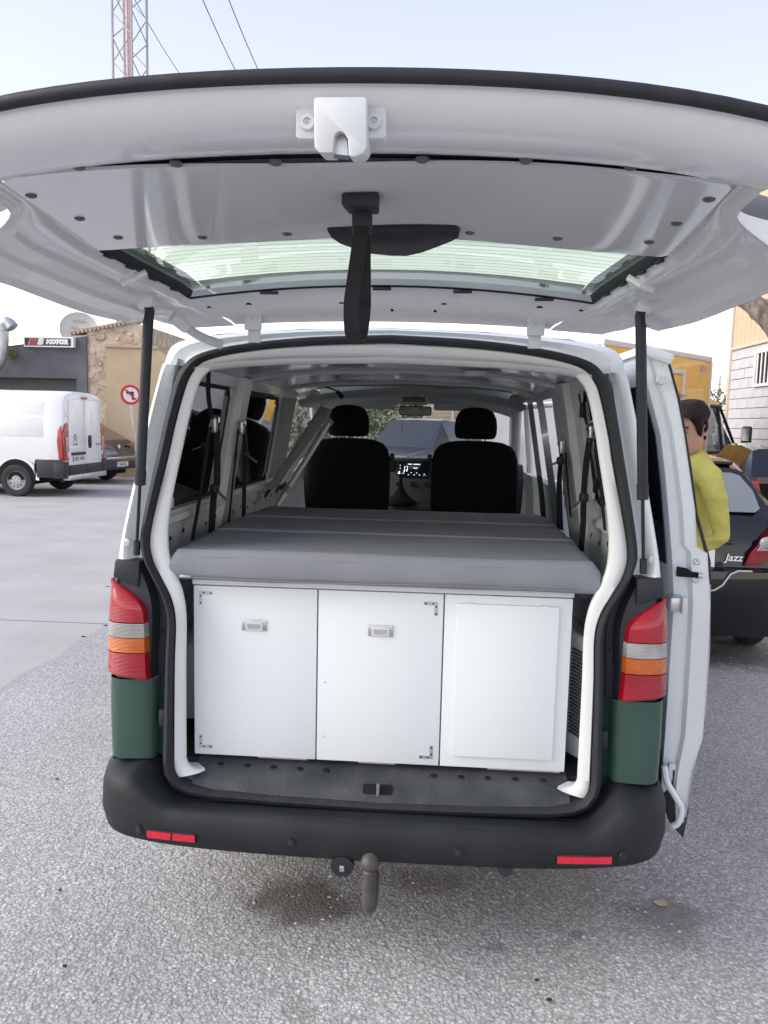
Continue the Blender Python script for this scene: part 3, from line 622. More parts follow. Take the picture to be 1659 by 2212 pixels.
# dark 4x4 facing the camper's windscreen
th = R(152); hl = PD(868, 985, 15.6); hl.z = 0
off = Matrix.Rotation(th, 3, 'Z') @ Vector((-.80, 4.7, 0))
sv = empty('suv', hl-off, th, 'dark four wheel drive car with round headlights facing the windscreen', 'car', local=True)
st = [(0, .5, .95, .97, .82, .90, .84), (.08, .45, 1.15, 1.18, .88, .95, .86), (.35, .42, 1.2, 1.74, .90, .96, .66), (.7, .4, 1.2, 1.82, .9, .96, .68), (2.3, .4, 1.16, 1.84, .9, .96, .68), (2.75, .4, 1.15, 1.80, .9, .96, .66), (3.4, .4, 1.14, 1.20, .9, .95, .80), (4.55, .42, 1.04, 1.08, .9, .93, .80), (4.7, .45, .85, .88, .86, .90, .78)]
car_loft(sv, st, gen_cls(1, (2, 3, 4), 5), {'body': 'car_green', 'rear_window': 'glass_suv', 'windscreen': 'glass_suv', 'side_window': 'glass_suv'})
for s in (-1, 1):
    h = MB().box((s*.68, 4.70, .92), (.34, .05, .20)).obj('headlight', 'steel', sv, bevel=.012)
    for xx, zz in ((.60, .94), (.76, .94), (.68, .87)): MB().lathe([(.001, .02), (.05, .016), (.065, 0)], 18, facing((s*xx, 4.73, zz), (-1, 0, 0), (0, 0, 1))).obj('lamp', 'clear', h)
    MB().box((s*.82, 4.70, .92), (.06, .06, .14)).obj('indicator', 'amber', h, bevel=.01)
    wheel(sv, s*.97, .95, .38, .25); wheel(sv, s*.97, 3.85, .38, .25)
    MB().box((s*1.06, 3.0, 1.22), (.2, .1, .16)).obj('door_mirror', 'car_green', sv, bevel=.03)
MB().box((0, 4.72, .92), (.9, .04, .16)).obj('grille', 'ink', sv, bevel=.01)
MB().box((0, 4.74, .60), (1.8, .18, .26)).obj('bumper', 'car_green', sv, bevel=.05)
plate(sv, (0, 4.84, .60), (-1, 0, 0), (0, 0, 1), ' ', blue=False)
MB().box((0, 2.4, .42), (1.6, 4.2, .16)).obj('underbody', 'dark', sv)

# yellow box truck
ht = R(-43); fc = PD(1537, 773, 14.5); fc.z = 0
off = Matrix.Rotation(ht, 3, 'Z') @ Vector((1.05, 4.6, 0))
tk = empty('box_truck', fc-off, ht, 'yellow box truck with a pale roof rail and side door', 'truck', local=True)
MB().box2((-1.05, .8, 1.0), (1.05, 4.6, 3.02)).obj('box_body', 'yellow', tk, bevel=.02)
MB().box2((-1.07, .78, 3.0), (1.07, 4.62, 3.10)).obj('roof_rail', 'white_plastic', tk, bevel=.02)
for yy in (.795, 4.605): MB().box2((1.03, yy-.03, 1.0), (1.075, yy+.03, 3.0)).obj('corner_post', 'white_plastic', tk, bevel=.012)
d = MB().box2((1.05, 2.35, 1.05), (1.075, 3.45, 2.72)).obj('side_door', 'yellow', tk, bevel=.006)
for a, c in (((1.05, 2.30, 1.0), (1.10, 2.38, 2.78)), ((1.05, 3.42, 1.0), (1.10, 3.50, 2.78)), ((1.05, 2.385, 2.70), (1.10, 3.415, 2.78))): MB().box2(a, c).obj('door_frame', 'white_plastic', d, bevel=.01)
MB().box((1.12, 3.42, 2.35), (.06, .26, .05)).obj('hinge', 'steel', d, bevel=.01); MB().box((1.12, 3.42, 1.4), (.06, .26, .05)).obj('hinge', 'steel', d, bevel=.01)
MB().box((1.055, 4.3, 2.86), (.012, .22, .1)).obj('marker_label', 'signgrey', tk, smooth=0)
st = [(4.7, .5, 1.3, 2.42, .9, .96, .74), (5.3, .45, 1.3, 2.40, .92, .98, .76), (5.75, .45, 1.28, 2.30, .92, .98, .72), (6.35, .45, 1.25, 1.36, .92, .97, .80), (6.95, .5, 1.08, 1.12, .9, .93, .78), (7.1, .5, .8, .84, .84, .86, .7)]
def tcls(i, sg, left):
    if i == 2 and sg in (6, 7): return 'windscreen'
    if i in (0, 1, 2) and sg in (4, 5): return 'side_window:%d%d' % (i, left)
    return 'body'
gm_ = gmats('yellow'); gm_['body'] = 'yellow'; car_loft(tk, st, tcls, {'body': 'yellow', 'windscreen': 'hatchglass', 'side_window': 'hatchglass'})
for s in (-1, 1):
    for (y0, z0, y1, z1) in ((4.74, 1.3, 4.74, 2.2), (5.55, 1.29, 5.55, 2.2), (4.74, 2.2, 5.7, 2.2)):
        xx = lambda z: s*lerp(.975, .80, (z-1.29)/1.0)
        MB().tube([(xx(z0), y0, z0), (xx(z1), y1, z1)], .035, 6).obj('window_frame', 'ink', tk)
    MB().tube([(s*.97, 4.74, 1.3), (s*.97, 6.3, 1.27)], .03, 6).obj('window_frame', 'ink', tk); MB().tube([(s*.96, 6.3, 1.28), (s*.78, 5.72, 2.22)], .03, 6).obj('window_frame', 'ink', tk)
    mm = MB().box((s*1.24, 6.02, 1.62), (.2, .10, .40)).obj('door_mirror', 'ink', tk, bevel=.04); MB().tube([(s*.96, 6.05, 1.42), (s*1.22, 6.02, 1.45)], .05, 8).obj('mirror_arm', 'ink', mm)
    MB().box((s*1.24, 5.965, 1.66), (.15, .005, .26)).obj('mirror_glass', 'chrome', mm, smooth=0)
    wheel(tk, s*.98, 1.3, .36, .3); wheel(tk, s*.98, 6.2, .36, .24)
MB().box((0, 2.6, .75), (.9, 5.2, .3)).obj('chassis', 'dark', tk); MB().box((0, 4.66, 1.6), (1.6, .1, 1.2)).obj('cab_back', 'yellow', tk); MB().box((0, 5.45, 1.35), (1.5, 1.3, 1.1)).obj('cab_interior', 'signgrey', tk, bevel=.1)
for s in (-1, 1): MB().prism([(s*.765, 4.70, 2.18), (s*.765, 5.72, 2.14), (s*.73, 5.72, 2.30), (s*.745, 4.70, 2.42)], (s*.04, 0, 0)).obj('cab_roof_edge', 'yellow', tk, bevel=.02)
# ------------------------------------------------------------------ right: warehouse, floodlight, tree limb, far fence and white building
MT['block'] = mat('white_painted_block', (.50, .50, .53), .8, var=.04, scale=3, bump=.25, bscale=50)
MT['cladding'] = mat('cream_cladding', (.54, .43, .30), .55, var=.04, scale=2)
MT['clad_pale'] = mat('pale_cladding', (.56, .49, .40), .55, var=.03, scale=2)
MT['mortar'] = mat('pale_mortar', (.40, .40, .42), .9)
XW, Y1 = 7.0, 16.2
wh = empty('warehouse', (XW+4, 11, 0), label='white painted block warehouse with cream corrugated cladding above', cat='building')
bw_, bh_ = .52, .222; ncol, nrow = 10, 16
ZC = nrow*bh_
MB().box2((XW+.02, 0, 0), (XW+8, Y1-.02, ZC)).obj('wall', 'mortar', wh, smooth=0)
blk = None
for r_ in range(nrow):
    for c in range(ncol):
        y = Y1-(c+.5+(.5 if r_ % 2 else 0))*bw_
        if r_ % 2 and c == ncol-1: continue
        if 7 <= r_*1 <= 15 and False: pass
        if blk is None:
            blk = MB().box((0, 0, 0), (.06, bw_-.012, bh_-.012)).obj('block', 'block', wh, bevel=.006, seg=1); o = blk
        else: o = blk.copy(); COL.objects.link(o)
        o.location = (XW+random.uniform(-.003, .003), y, (r_+.5)*bh_)
for r_ in range(1, nrow, 2): MB().box2((XW-.03, Y1-bw_*.5+.006, r_*bh_+.006), (XW+.03, Y1, (r_+1)*bh_-.006)).obj('half_block', 'block', wh, bevel=.006, seg=1)
MB().box2((XW-.035, 0, 0), (XW+.02, Y1-ncol*bw_-.3, ZC)).obj('block_field', 'block', wh, smooth=0)
MB().box2((XW-.07, 0, ZC+.005), (XW+.1, Y1+.02, ZC+.075)).obj('ledge', 'clad_pale', wh, bevel=.01)
pw = .26; np_ = int(9/pw); o = None
for k in range(np_):
    y0 = Y1-k*pw
    prof = [(0, 0), (0, -.03), (-.035, -.055), (-.035, -.15), (0, -.175), (0, -pw+.006), (.03, -pw+.006), (.03, 0)]
    if o is None: p0 = o = MB().prism([(x, y, 0) for x, y in prof], (0, 0, 4.2)).obj('cladding_panel', 'cladding', wh, smooth=0)
    else: o = p0.copy(); COL.objects.link(o)
    o.location = (XW-.01, y0, ZC+.08)
MB().box2((XW+.03, 0, ZC), (XW+8, Y1-.02, ZC+4.3)).obj('upper_wall', 'cladding', wh, smooth=0)
MB().box2((XW-.08, Y1-.02, 0), (XW+.1, Y1+.06, ZC+4.3)).obj('corner_trim', 'clad_pale', wh, bevel=.01)
wy0, wy1, wz0, wz1 = 13.0, 14.72, 2.72, 3.36
wn = MB().box2((XW-.045, wy0, wz0), (XW-.038, wy1, wz1)).obj('window', 'ink', wh, smooth=0)
for a, c in (((wy0-.06, wz0-.06), (wy1+.06, wz0)), ((wy0-.06, wz1), (wy1+.06, wz1+.06)), ((wy0-.06, wz0), (wy0, wz1)), ((wy1, wz0), (wy1+.06, wz1))): MB().box2((XW-.09, a[0], a[1]), (XW-.03, c[0], c[1])).obj('frame', 'white', wn, bevel=.006)
for k in range(9): y = lerp(wy0, wy1, (k+.5)/9); MB().tube([(XW-.07, y, wz0), (XW-.07, y, wz1)], .018, 6).obj('bar', 'white', wn)
# floodlight cluster on posts above the roof
fl = PD(1640, 440, 25); fh = empty('floodlight', (fl.x, fl.y, fl.z-3), label='grey floodlight box on rusty legs above the warehouse roof', cat='floodlight')
MB().box(fl, (.58, .4, .62)).obj('lamp_box', 'galv', fh, bevel=.08); MB().box(fl+Vector((.02, -.22, -.06)), (.5, .06, .26)).obj('lamp_glass', 'clear', fh, bevel=.02)
MT['rusty'] = mat('rusty_steel', (.20, .10, .07), .7, var=.2, scale=30)
MB().box(fl+Vector((.05, 0, -.40)), (.7, .3, .12)).obj('bracket', 'rusty', fh, bevel=.02)
for dx in (-.18, -.02, .18, .32): MB().tube([fl+Vector((dx, .0, -.42)), fl+Vector((dx, 0, -6.5))], .025, 6).obj('leg', 'rusty', fh)
# tree limb
MT['bark'] = mat('grey_bark', (.085, .065, .055), .9, scale=9, bump=1, bscale=28, col2=(.26, .21, .19), detail=9)
tr = empty('tree', (5.6, 6.6, 0), label='rough barked tree with one sawn limb reaching towards the van', cat='tree')
def limb(pts, rs, name, n=16):
    pp = smooth_poly(pts, 7); rr = [interp([(i/(len(rs)-1), r_) for i, r_ in enumerate(rs)], k/(len(pp)-1)) for k in range(len(pp))]
    m = MB().tube(pp, rr, n)
    for v in m.v: v += Vector((mnoise.noise(v*7), mnoise.noise(v*7+Vector((9, 0, 0))), mnoise.noise(v*7+Vector((0, 9, 0)))))*.028+Vector((mnoise.noise(v*22), 0, mnoise.noise(v*22+Vector((5, 5, 0)))))*.012
    return m.obj(name, 'bark', tr)
A, Bq = PD(1606, 640, 9.3), PD(1665, 686, 9.0)
d = (Bq-A)
limb([A, A.lerp(Bq, .5), Bq, Bq+d*1.2+Vector((0, 0, -.15)), Vector((5.5, 6.7, 1.9))], [.10, .12, .13, .16, .22], 'branch')
limb([(5.62, 6.6, -.05), (5.58, 6.62, .8), (5.5, 6.7, 1.9), (5.7, 6.8, 3.2), (6.0, 7.0, 4.6)], [.36, .28, .27, .2, .12], 'trunk')
MT['leaf'] = mat('olive_leaf', (.045, .065, .025), .7, col2=(.14, .16, .08), scale=3)
def bush(c, r, h, n, lab, grp=None, cat='shrub', seed=1, mt='leaf', stem=True):
    random.seed(seed); e = empty('shrub', (c[0], c[1], 0), label=lab, cat=cat, group=grp); m = MB()
    for _ in range(n):
        a = random.random()*6.283; u = random.random()**.5; zz = random.random(); rr = r*u*math.sqrt(max(.05, 1-(zz*1.15-.35)**2))
        p = Vector((c[0]+rr*math.cos(a), c[1]+rr*math.sin(a)*.8, h*zz)); p += Vector((mnoise.noise(p*1.3), 0, mnoise.noise(p*1.3+Vector((7, 0, 0)))))*.5*r
        if p.z < .02: continue
        d = Vector((random.gauss(0, 1), random.gauss(0, 1), random.gauss(.4, .8))).normalized()*random.uniform(.12, .30); s_ = d.orthogonal().normalized()*.045
        m.add([p-s_, p+d*.5+s_*1.3, p+d, p+s_*-1], [(0, 1, 2)])
    m.obj('foliage', mt, e, smooth=0, fix=False)
    if stem:
        for k in range(4): MB().tube([(c[0]+.1*k-.15, c[1], 0), (c[0]+random.uniform(-.5, .5)*r, c[1]+random.uniform(-.3, .3), h*.7)], [.05, .015], 6).obj('stem', 'bark', e)
tag(MB().grid([[Vector((x, y, max(0, (y-34)*.10)*(1 if x < 2 else .0)*(1+.3*mnoise.noise(Vector((x*.06, y*.06, 0)))))) for x in range(-40, 41, 4)] for y in range(33, 90, 4)]).obj('hillside', mat('dry_hillside', (.10, .10, .06), .95, col2=(.22, .20, .14), scale=.8, detail=10, bump=.6, bscale=3), smooth=60), kind='structure')
for k, (x, y, r_, h, lab) in enumerate(((-6.4, 27, 2.0, 4.2, 'tall pale green shrub on the slope seen past the driver headrest'), (-3.4, 28.5, 1.9, 3.9, 'round olive green shrub above the dark four wheel drive car'), (-.8, 27.5, 1.7, 3.7, 'dense shrub behind the rear view mirror'), (1.4, 31, 2.0, 4.4, 'grey green shrub above the mesh fence'))): bush((x, y), r_, h, 2600, lab, seed=20+k)
pf = PD(1568, 880, 30); bush((pf.x, pf.y), 1.2, 3.2, 900, 'small pale shrub between the yellow truck and warehouse', seed=31)
MT['mesh'] = mat('pale_fence_wire', (.42, .42, .41), .6)
def fence(a, b, h, z0, lab, nx, nz, r_=.012):
    a = Vector(a); b = Vector(b); e = empty('mesh_fence', (a+b)/2, label=lab, cat='fence')
    for k in range(3): p = a.lerp(b, k/2); MB().tube([p, p+Vector((0, 0, h+.1))], .04, 6).obj('post', 'mesh', e)
    m = MB()
    for k in range(nx+1): p = a.lerp(b, k/nx); m.tube([p+Vector((0, 0, z0)), p+Vector((0, 0, h))], r_, 3, caps=False)
    for k in range(nz+1): z = lerp(z0, h, k/nz); m.tube([a+Vector((0, 0, z)), b+Vector((0, 0, z))], r_, 3, caps=False)
    tag(m.obj('wire_mesh', 'mesh', e, smooth=0), kind='stuff')
fa, fb = PD(1550, 890, 32), PD(1585, 890, 32); fa.z = fb.z = 0
fence(fa, fb, 3.9, .2, 'grey wire fence far behind the yellow truck cab', 9, 14)
pw0, pw1 = PY(930, 900, 24), PY(1046, 900, 24)
wl = empty('boundary_wall', ((pw0.x+pw1.x)/2, 24, 0), label='pale block boundary wall seen through the windscreen beside the dark car', cat='wall')
MB().box2((pw0.x-.2, 24.05, 0), (pw1.x, 24.3, 2.45)).obj('wall', 'beigewall', wl, smooth=0); MB().box2((pw0.x-.22, 24.0, 2.45), (pw1.x, 24.35, 2.53)).obj('coping', 'block', wl, smooth=0)
fence((pw0.x-.2, 23.9, 0), (pw1.x-.1, 23.9, 0), 2.3, .1, 'wire mesh fence in front of the pale boundary wall', 16, 16, .006)
wb_ = empty('yard_wall', (1.8, 9.1, 0), label='plain white wall seen through the windscreen and sliding door opening', cat='wall')
x0 = PY(1047, 900, 9).x
MB().box2((x0, 9.0, 0), (2.62, 9.22, 2.62)).obj('wall', 'block', wb_, smooth=0); MB().box2((x0-.02, 8.98, 2.622), (2.64, 9.24, 2.68)).obj('coping', 'mortar', wb_, smooth=0)
MB().box2((x0+.42, 8.94, 0), (x0+.47, 8.995, 1.62)).obj('downpipe', 'white', wb_, smooth=0)
# ------------------------------------------------------------------ the camper van (world axes: tailgate opening at y = 0, nose towards +y)
van = empty('camper_van', (0, 2.3, 0), label='white and green camper van with its tailgate and sliding door open', cat='van')
def yap(z): return .14*max(0, (z-1.1)/.85)**1.2
# half outlines of the tailgate opening (|x|, z) from the bottom corner up and over to the roof centre
SEAL = [(.712, .60), (.706, .755), (.700, .944), (.693, 1.085), (.713, 1.16), (.750, 1.222), (.782, 1.29), (.786, 1.37), (.744, 1.618), (.728, 1.71), (.704, 1.832), (.676, 1.89), (.618, 1.934), (.468, 1.968), (.25, 1.992), (0, 2.003)]
SEALI = [(.678, .60), (.676, .755), (.673, .93), (.668, 1.07), (.683, 1.142), (.716, 1.203), (.751, 1.272), (.758, 1.36), (.712, 1.60), (.697, 1.69), (.671, 1.808), (.648, 1.868), (.600, 1.912), (.46, 1.944), (.25, 1.966), (0, 1.976)]
JAMB = [(.640, .60), (.640, .755), (.639, .93), (.637, 1.08), (.650, 1.165), (.678, 1.228), (.701, 1.30), (.700, 1.42), (.668, 1.63), (.655, 1.71), (.633, 1.815), (.610, 1.862), (.560, 1.894), (.41, 1.915), (.22, 1.922), (0, 1.925)]
OUT = [(.902, .60), (.905, .755), (.900, .944), (.890, 1.085), (.886, 1.16), (.880, 1.222), (.870, 1.29), (.857, 1.37), (.812, 1.618), (.797, 1.71), (.772, 1.832), (.756, 1.90), (.722, 1.968), (.58, 2.0), (.30, 2.022), (0, 2.03)]
NS = 5
def loop(tab): return [(p.x, p.y) for p in smooth_poly([Vector((a, b, 0)) for a, b in tab], NS)]
LS, LSI, LJ, LO = loop(SEAL), loop(SEALI), loop(JAMB), loop(OUT)
NL = len(LS)
def band(ts, i0, i1, name, m, s, parent=van, **k):
    """rows across the rear pillar between seal (t=0) and outer corner (t=1); ts = [(t, depth)]"""
    rows = []
    for i in range(i0, i1+1):
        r_ = []
        for t, dy in ts:
            x = lerp(LS[i][0], LO[i][0], t); z = lerp(LS[i][1], LO[i][1], t); r_.append(Vector((s*x, yap(z)+dy, z)))
        rows.append(r_)
    return MB().grid(rows).obj(name, m, parent, **k)
iz = lambda z: min(range(NL), key=lambda i: abs(LS[i][1]-z) if i < 12*NS else 9)
i_g, i_t = iz(.875), iz(1.258)
TS = [(0, .015), (.12, .045), (.30, .05), (.42, .045), (.52, .012), (.70, .0), (.84, .006), (.93, .022), (1, .06)]
for s in (-1, 1):
    band(TS, i_t, 11*NS, 'rear_pillar', 'paint', s, smooth=50)
    band([(0, .012), (.08, .05), (.16, .055), (.20, .012), (.40, .004), (.75, .0), (.90, .014), (.97, .035), (1, .07), (1.004, .16)], 0, i_g, 'corner_panel', 'green', s, smooth=75)
    band([(0, .012), (.10, .045), (.20, .05), (.27, .014), (.5, .010), (.8, .012), (1, .06)], i_g, i_t, 'light_surround', 'black', s, smooth=40)
    MB().prism([(s*.785, .012, 1.262), (s*.868, .012, 1.264), (s*.876, .012, 1.205), (s*.835, .012, 1.19), (s*.79, .012, 1.172)], (0, .06, 0)).obj('surround_cap', 'black', van, bevel=.008)
    MB().box((s*.712, .018, .74), (.03, .03, .06)).obj('buffer', 'rubber', van, bevel=.008)
    for zz in (1.02, .93): MB().lathe([(.001, .004), (.007, .003), (.009, 0)], 12, facing((s*.722, .05, zz), (1, 0, 0), (0, 0, 1))).obj('screw', 'dark', van)
    MB().lathe([(.001, .003), (.009, .003), (.013, .001), (.0135, 0)], 20, facing((s*.836, yap(1.318)+.004, 1.318), (1, 0, 0), (0, 0, 1))).obj('grommet', 'white_plastic', van)
# header above the opening (roof rear edge)
for s in (-1, 1): band([(0, .012), (.25, .02), (.6, .012), (1, .05)], 11*NS, NL-1, 'roof_header', 'paint', s, smooth=50)
# roof skin
rows = []
for y in (.20, .5, 1.5, 2.6, 3.2):
    dz = -.0 if y < 2.7 else -.03
    half = [(0, 2.03), (.3, 2.023), (.58, 2.003), (.70, 1.975), (.742, 1.93), (.757, 1.90)]
    rows.append([Vector((-x, y, z+dz)) for x, z in half[::-1]]+[Vector((x, y, z+dz)) for x, z in half[1:]])
MB().grid(rows).obj('roof', 'paint', van, smooth=50)
# outer sides with window openings
def xo(z): return interp([(.35, .86), (.45, .90), (.6, .905), (.944, .905), (1.085, .893), (1.29, .872), (1.37, .859), (1.618, .814), (1.832, .774), (1.93, .745)], z)
def side(y0, y1, z0, z1, s, name, m, off=0, parent=van, n=8):
    zz = [lerp(z0, z1, k/n) for k in range(n+1)]; yy = [y0, y1]
    return MB().grid([[Vector((s*(xo(z)+off), max(y, yap(z)+.058), z)) for z in zz] for y in yy]).obj(name, m, parent, smooth=50)
for s in (-1, 1):
    openr = s > 0
    seg = [(.06, 1.27), (2.12, 4.3)] if openr else [(.06, 4.3)]
    for a, c in seg:
        side(a, c, .40, .86, s, 'lower_side', 'green', n=4); side(a, c, .8605, 1.36, s, 'side_panel', 'paint', n=6)
    side(.16, 3.3, 1.88, 1.93, s, 'roof_rail', 'paint', n=2)
    for a, c in ((.06, .26), (.92, 1.10), (1.98, 2.42)) if not openr else ((.06, .27), (.72, 1.27), (2.12, 2.42)): side(a, c, 1.3605, 1.8795, s, 'window_pillar', 'paint')
    for a, c in ((.26, .92), (1.10, 1.98)) if not openr else ((.27, .72),): side(a, c, 1.3605, 1.8795, s, 'side_window', 'glass_dark', off=-.004)
    if not openr: side(2.42, 3.35, 1.3605, 1.8795, s, 'side_window', 'glass_clear', off=-.004)
    wheel(van, s*.88, .98, .33, .2); wheel(van, s*.88, 3.95, .33, .2)
# nose and bonnet (simple, behind the dashboard)
rows = [[Vector((x, y+.25*(1-(x/.9)**2), z)) for x in (-.88, -.7, -.4, 0, .4, .7, .88)] for y, z in ((3.72, 1.36), (4.2, 1.22), (4.5, 1.05), (4.62, .8), (4.6, .45))]
MB().grid(rows).obj('bonnet', 'paint', van, smooth=60)
# windscreen + A pillars
ws_ = [[Vector((x, lerp(3.30, 3.95, t)+.18*(1-(x/.72)**2)*(.5+.5*t), lerp(1.875, 1.395, t)-.0*x*x)) for x in [k*.12*(1+.10*t) for k in range(-6, 7)]] for t in (0, .25, .5, .75, 1)]
MB().grid(ws_).obj('windscreen', 'glass_clear', van, smooth=60)
for s in (-1, 1): MB().tube([(s*.70, 3.05, 1.90), (s*.735, 3.32, 1.86), (s*.80, 3.95, 1.40), (s*.82, 4.15, 1.25)], .045, 10).obj('windscreen_pillar', 'headliner', van)
MB().grid([[Vector((x, 3.2, 2.0)) for x in (-.7, 0, .7)], [Vector((x, 3.34+.15*(1-(x/.7)**2), 1.885)) for x in (-.7, 0, .7)]]).obj('windscreen_header', 'paint', van)
# weather seal round the opening
rows = []
for s, rng in ((-1, range(0, NL)), (1, range(NL-2, -1, -1))):
    for i in rng:
        (xa, za), (xb, zb) = LSI[i], LS[i]; mx_, mz_ = (xa+xb)/2, (za+zb)/2; yy = yap(mz_)
        rows.append([Vector((s*xa, yy+.025, za)), Vector((s*lerp(xa, xb, .12), yy-.008, lerp(za, zb, .12))), Vector((s*lerp(xa, xb, .4), yy-.022, lerp(za, zb, .4))), Vector((s*lerp(xa, xb, .75), yy-.018, lerp(za, zb, .75))), Vector((s*xb, yy+.0, zb)), Vector((s*xb, yy+.03, zb))])
low = lambda x, k: Vector((x, 0, 0))
def lowrow(x, zc_, w): return [Vector((x, .03, zc_+w*.5)), Vector((x, -.006, zc_+w*.40)), Vector((x, -.02, zc_+w*.15)), Vector((x, -.018, zc_-w*.25)), Vector((x, .0, zc_-w*.5)), Vector((x, .03, zc_-w*.5))]
sl_ = MB().grid(rows).obj('weather_seal', 'rubber', van, smooth=60)
cur = [(.696, .60), (.690, .56), (.668, .525), (.625, .503), (.55, .492), (.35, .484), (0, .478)]
rows = []
full = [(-x, z) for x, z in cur]+[(x, z) for x, z in cur[-2::-1]]
for k, (x, z) in enumerate(full):
    a = full[max(k-1, 0)]; c = full[min(k+1, len(full)-1)]; t = Vector((c[0]-a[0], c[1]-a[1])).normalized(); nx, nz = -t.y, t.x     # inward normal
    w = .034
    rows.append([Vector((x+nx*w*q, dy, z+nz*w*q)) for q, dy in ((.5, .03), (.40, -.006), (.12, -.02), (-.28, -.018), (-.5, .0), (-.5, .03))])
MB().grid(rows).obj('lower_seal', 'rubber', van, smooth=60)
# white jamb inside the seal
for s in (-1, 1):
    rows = []
    for i in range(0, NL):
        (xa, za), (xb, zb) = LJ[i], LSI[i]
        yj = yap(zb)
        rows.append([Vector((s*xb, yj+.012, zb)), Vector((s*lerp(xb, xa, .10), yj+.006, lerp(zb, za, .10))), Vector((s*lerp(xb, xa, .55), yj+.010, lerp(zb, za, .55))), Vector((s*lerp(xb, xa, .90), yj+.018, lerp(zb, za, .90))), Vector((s*xa, yj+.026, za)), Vector((s*(xa+.006), yj+.045, za+.012*(za > 1.85))), Vector((s*(xa+.045), yj+.085, za+.02*(za > 1.85)))])
    MB().grid(rows).obj('jamb', 'paint_in', van, smooth=60)
    # foot of the jamb curving onto the sill
    prof_ = [(.678, .012), (.674, .006), (.657, .010), (.644, .018), (.640, .026), (.646, .045), (.685, .085)]
    ft = []
    for k in range(9):
        a = k/8; dx = .058*(1-math.cos(a*math.pi/2)); z = .60-.062*math.sin(a*math.pi/2)
        ft.append([Vector((s*(x-dx*(.25+.8*min(1, q/4))), y, z+.022*min(1, q/4)*a)) for q, (x, y) in enumerate(prof_)])
    MB().grid(ft).obj('jamb_foot', 'paint_in', van, smooth=80)
    for zz in (1.02,): MB().lathe([(.001, .004), (.006, .003), (.014, 0)], 12, facing((s*.652, .028, zz), (1, 0, 0), (0, 0, 1))).obj('jamb_plug', 'paint', van)
# sill plate with ridges, bolts and striker
rows = []
for y, z in ((-.004, .50), (.02, .522), (.045, .545), (.075, .558), (.10, .572), (.30, .575)):
    rows.append([Vector((x, y, z-.012*(1-(x/.62)**2)*(1 if y < .08 else .4))) for x in [k*.062-.62 for k in range(21)]])
MB().grid(rows).obj('sill_plate', 'sill', van, smooth=60)
for k in range(13): xx = -.54+k*.09; MB().lathe([(.001, .004), (.009, .003), (.012, 0)], 12, Matrix.Translation((xx, .085, .561-.006*(1-(xx/.62)**2)))).obj('sill_bolt', 'dark', van) if abs(xx) > .1 else None
st_ = MB().prism([(x-.002, .031+z*.70, .5235+z*.72) for x, z in rrect(.098, .034, .008)], (0, .004, -.004)).obj('striker_recess', 'dark', van, smooth=0)
MB().tube([(0, .020, .508), (0, .022, .545)], .0065, 12).obj('striker_pin', 'steel', st_)
# ------------------------------------------------------------------ bumper
def bumper_path():
    q = [(.93, .75), (.945, .45), (.952, .22), (.935, .06), (.885, -.045), (.79, -.098), (.6, -.122), (.3, -.13), (0, -.132)]
    pts = smooth_poly([Vector((x, y, 0)) for x, y in q], 5); return [Vector((-p.x, p.y, 0)) for p in pts]+[Vector((p.x, p.y, 0)) for p in pts[-2::-1]]
bpth = bumper_path(); rows = []
for k, p in enumerate(bpth):
    t = (bpth[min(k+1, len(bpth)-1)]-bpth[max(k-1, 0)]).normalized(); nrm_ = Vector((-t.y, t.x, 0))   # inward
    if nrm_.dot(Vector((0, .4, 0))-p) < 0: nrm_ = -nrm_
    ax = abs(p.x); c = min(1, max(0, (ax-.66)/.15)); c = c*c*(3-2*c)
    zc = lerp(.484, .562, c); zb_ = .352+.028*(ax/.95)**3
    zt = lerp(.468, .598, c)
    prof = [(.12, zb_+.015), (.03, zb_), (.008, zb_+.012), (-.004, lerp(zb_, zc, .35)), (0, lerp(zb_, zc, .75)), (.010, zc-.012), (.022, zc), (.04, lerp(zc, zt, .25)+.004), (.08, lerp(zc, zt, .7)), (.115, zt), (.16, zt+.002)]
    rows.append([p+nrm_*d+Vector((0, 0, z)) for d, z in prof])
bmp = MB().grid(rows).obj('bumper', 'bumper', van, smooth=50)
MB().prism([(-.64, .0, .44), (.64, 0, .44), (.64, 0, .472), (-.64, 0, .472)], (0, .2, 0)).obj('step_backing', 'bumper', van, smooth=0)
BYX = sorted((abs(p.x), p.y) for p in bpth if p.x >= 0 and p.y < .05)
def bface(x, z):   # point on the bumper's rear face
    y = interp(BYX, abs(x))-.004; return Vector((x, y, z))
for (xa, xb, split) in ((-.722, -.563, True), (.561, .728, False)):
    q = [bface(lerp(xa, xb, k/8), .409) for k in range(9)]
    ref = MB().grid([[p+Vector((0, dy, dz)) for p in q] for dy, dz in ((.006, -.0125), (-.006, -.0105), (-.007, .0105), (.006, .0125))]).obj('reflector', 'reflector', van, smooth=20)
    if split: MB().tube([q[4]+Vector((0, -.0065, -.012)), q[4]+Vector((.004, -.0065, .012))], .003, 5).obj('crack', 'dark', ref)
    m = MB(); m.grid([[p+Vector((0, dy, dz)) for p in q] for dy, dz in ((.004, -.0155), (-.0035, -.0155), (-.0035, .0155), (.004, .0155))]).obj('reflector_frame', 'black', van, smooth=20)
for x in (-.755, -.262, .256, .765):
    p = bface(x, .418); M_ = facing(p+Vector((0, -.001, 0)), (1, .0 if abs(x) < .7 else (.35 if x < 0 else -.35)*-1, 0), (0, 0, 1))
    MB().lathe([(.001, .003), (.010, .003), (.011, .001), (.0125, .001), (.013, .004), (.015, .004), (.016, 0)], 20, M_).obj('parking_sensor', 'black', van)
MB().tube([(.408, -.10, .352), (.408, -.118, .362)], .024, 14).obj('tow_eye_cover', 'bumper', van)
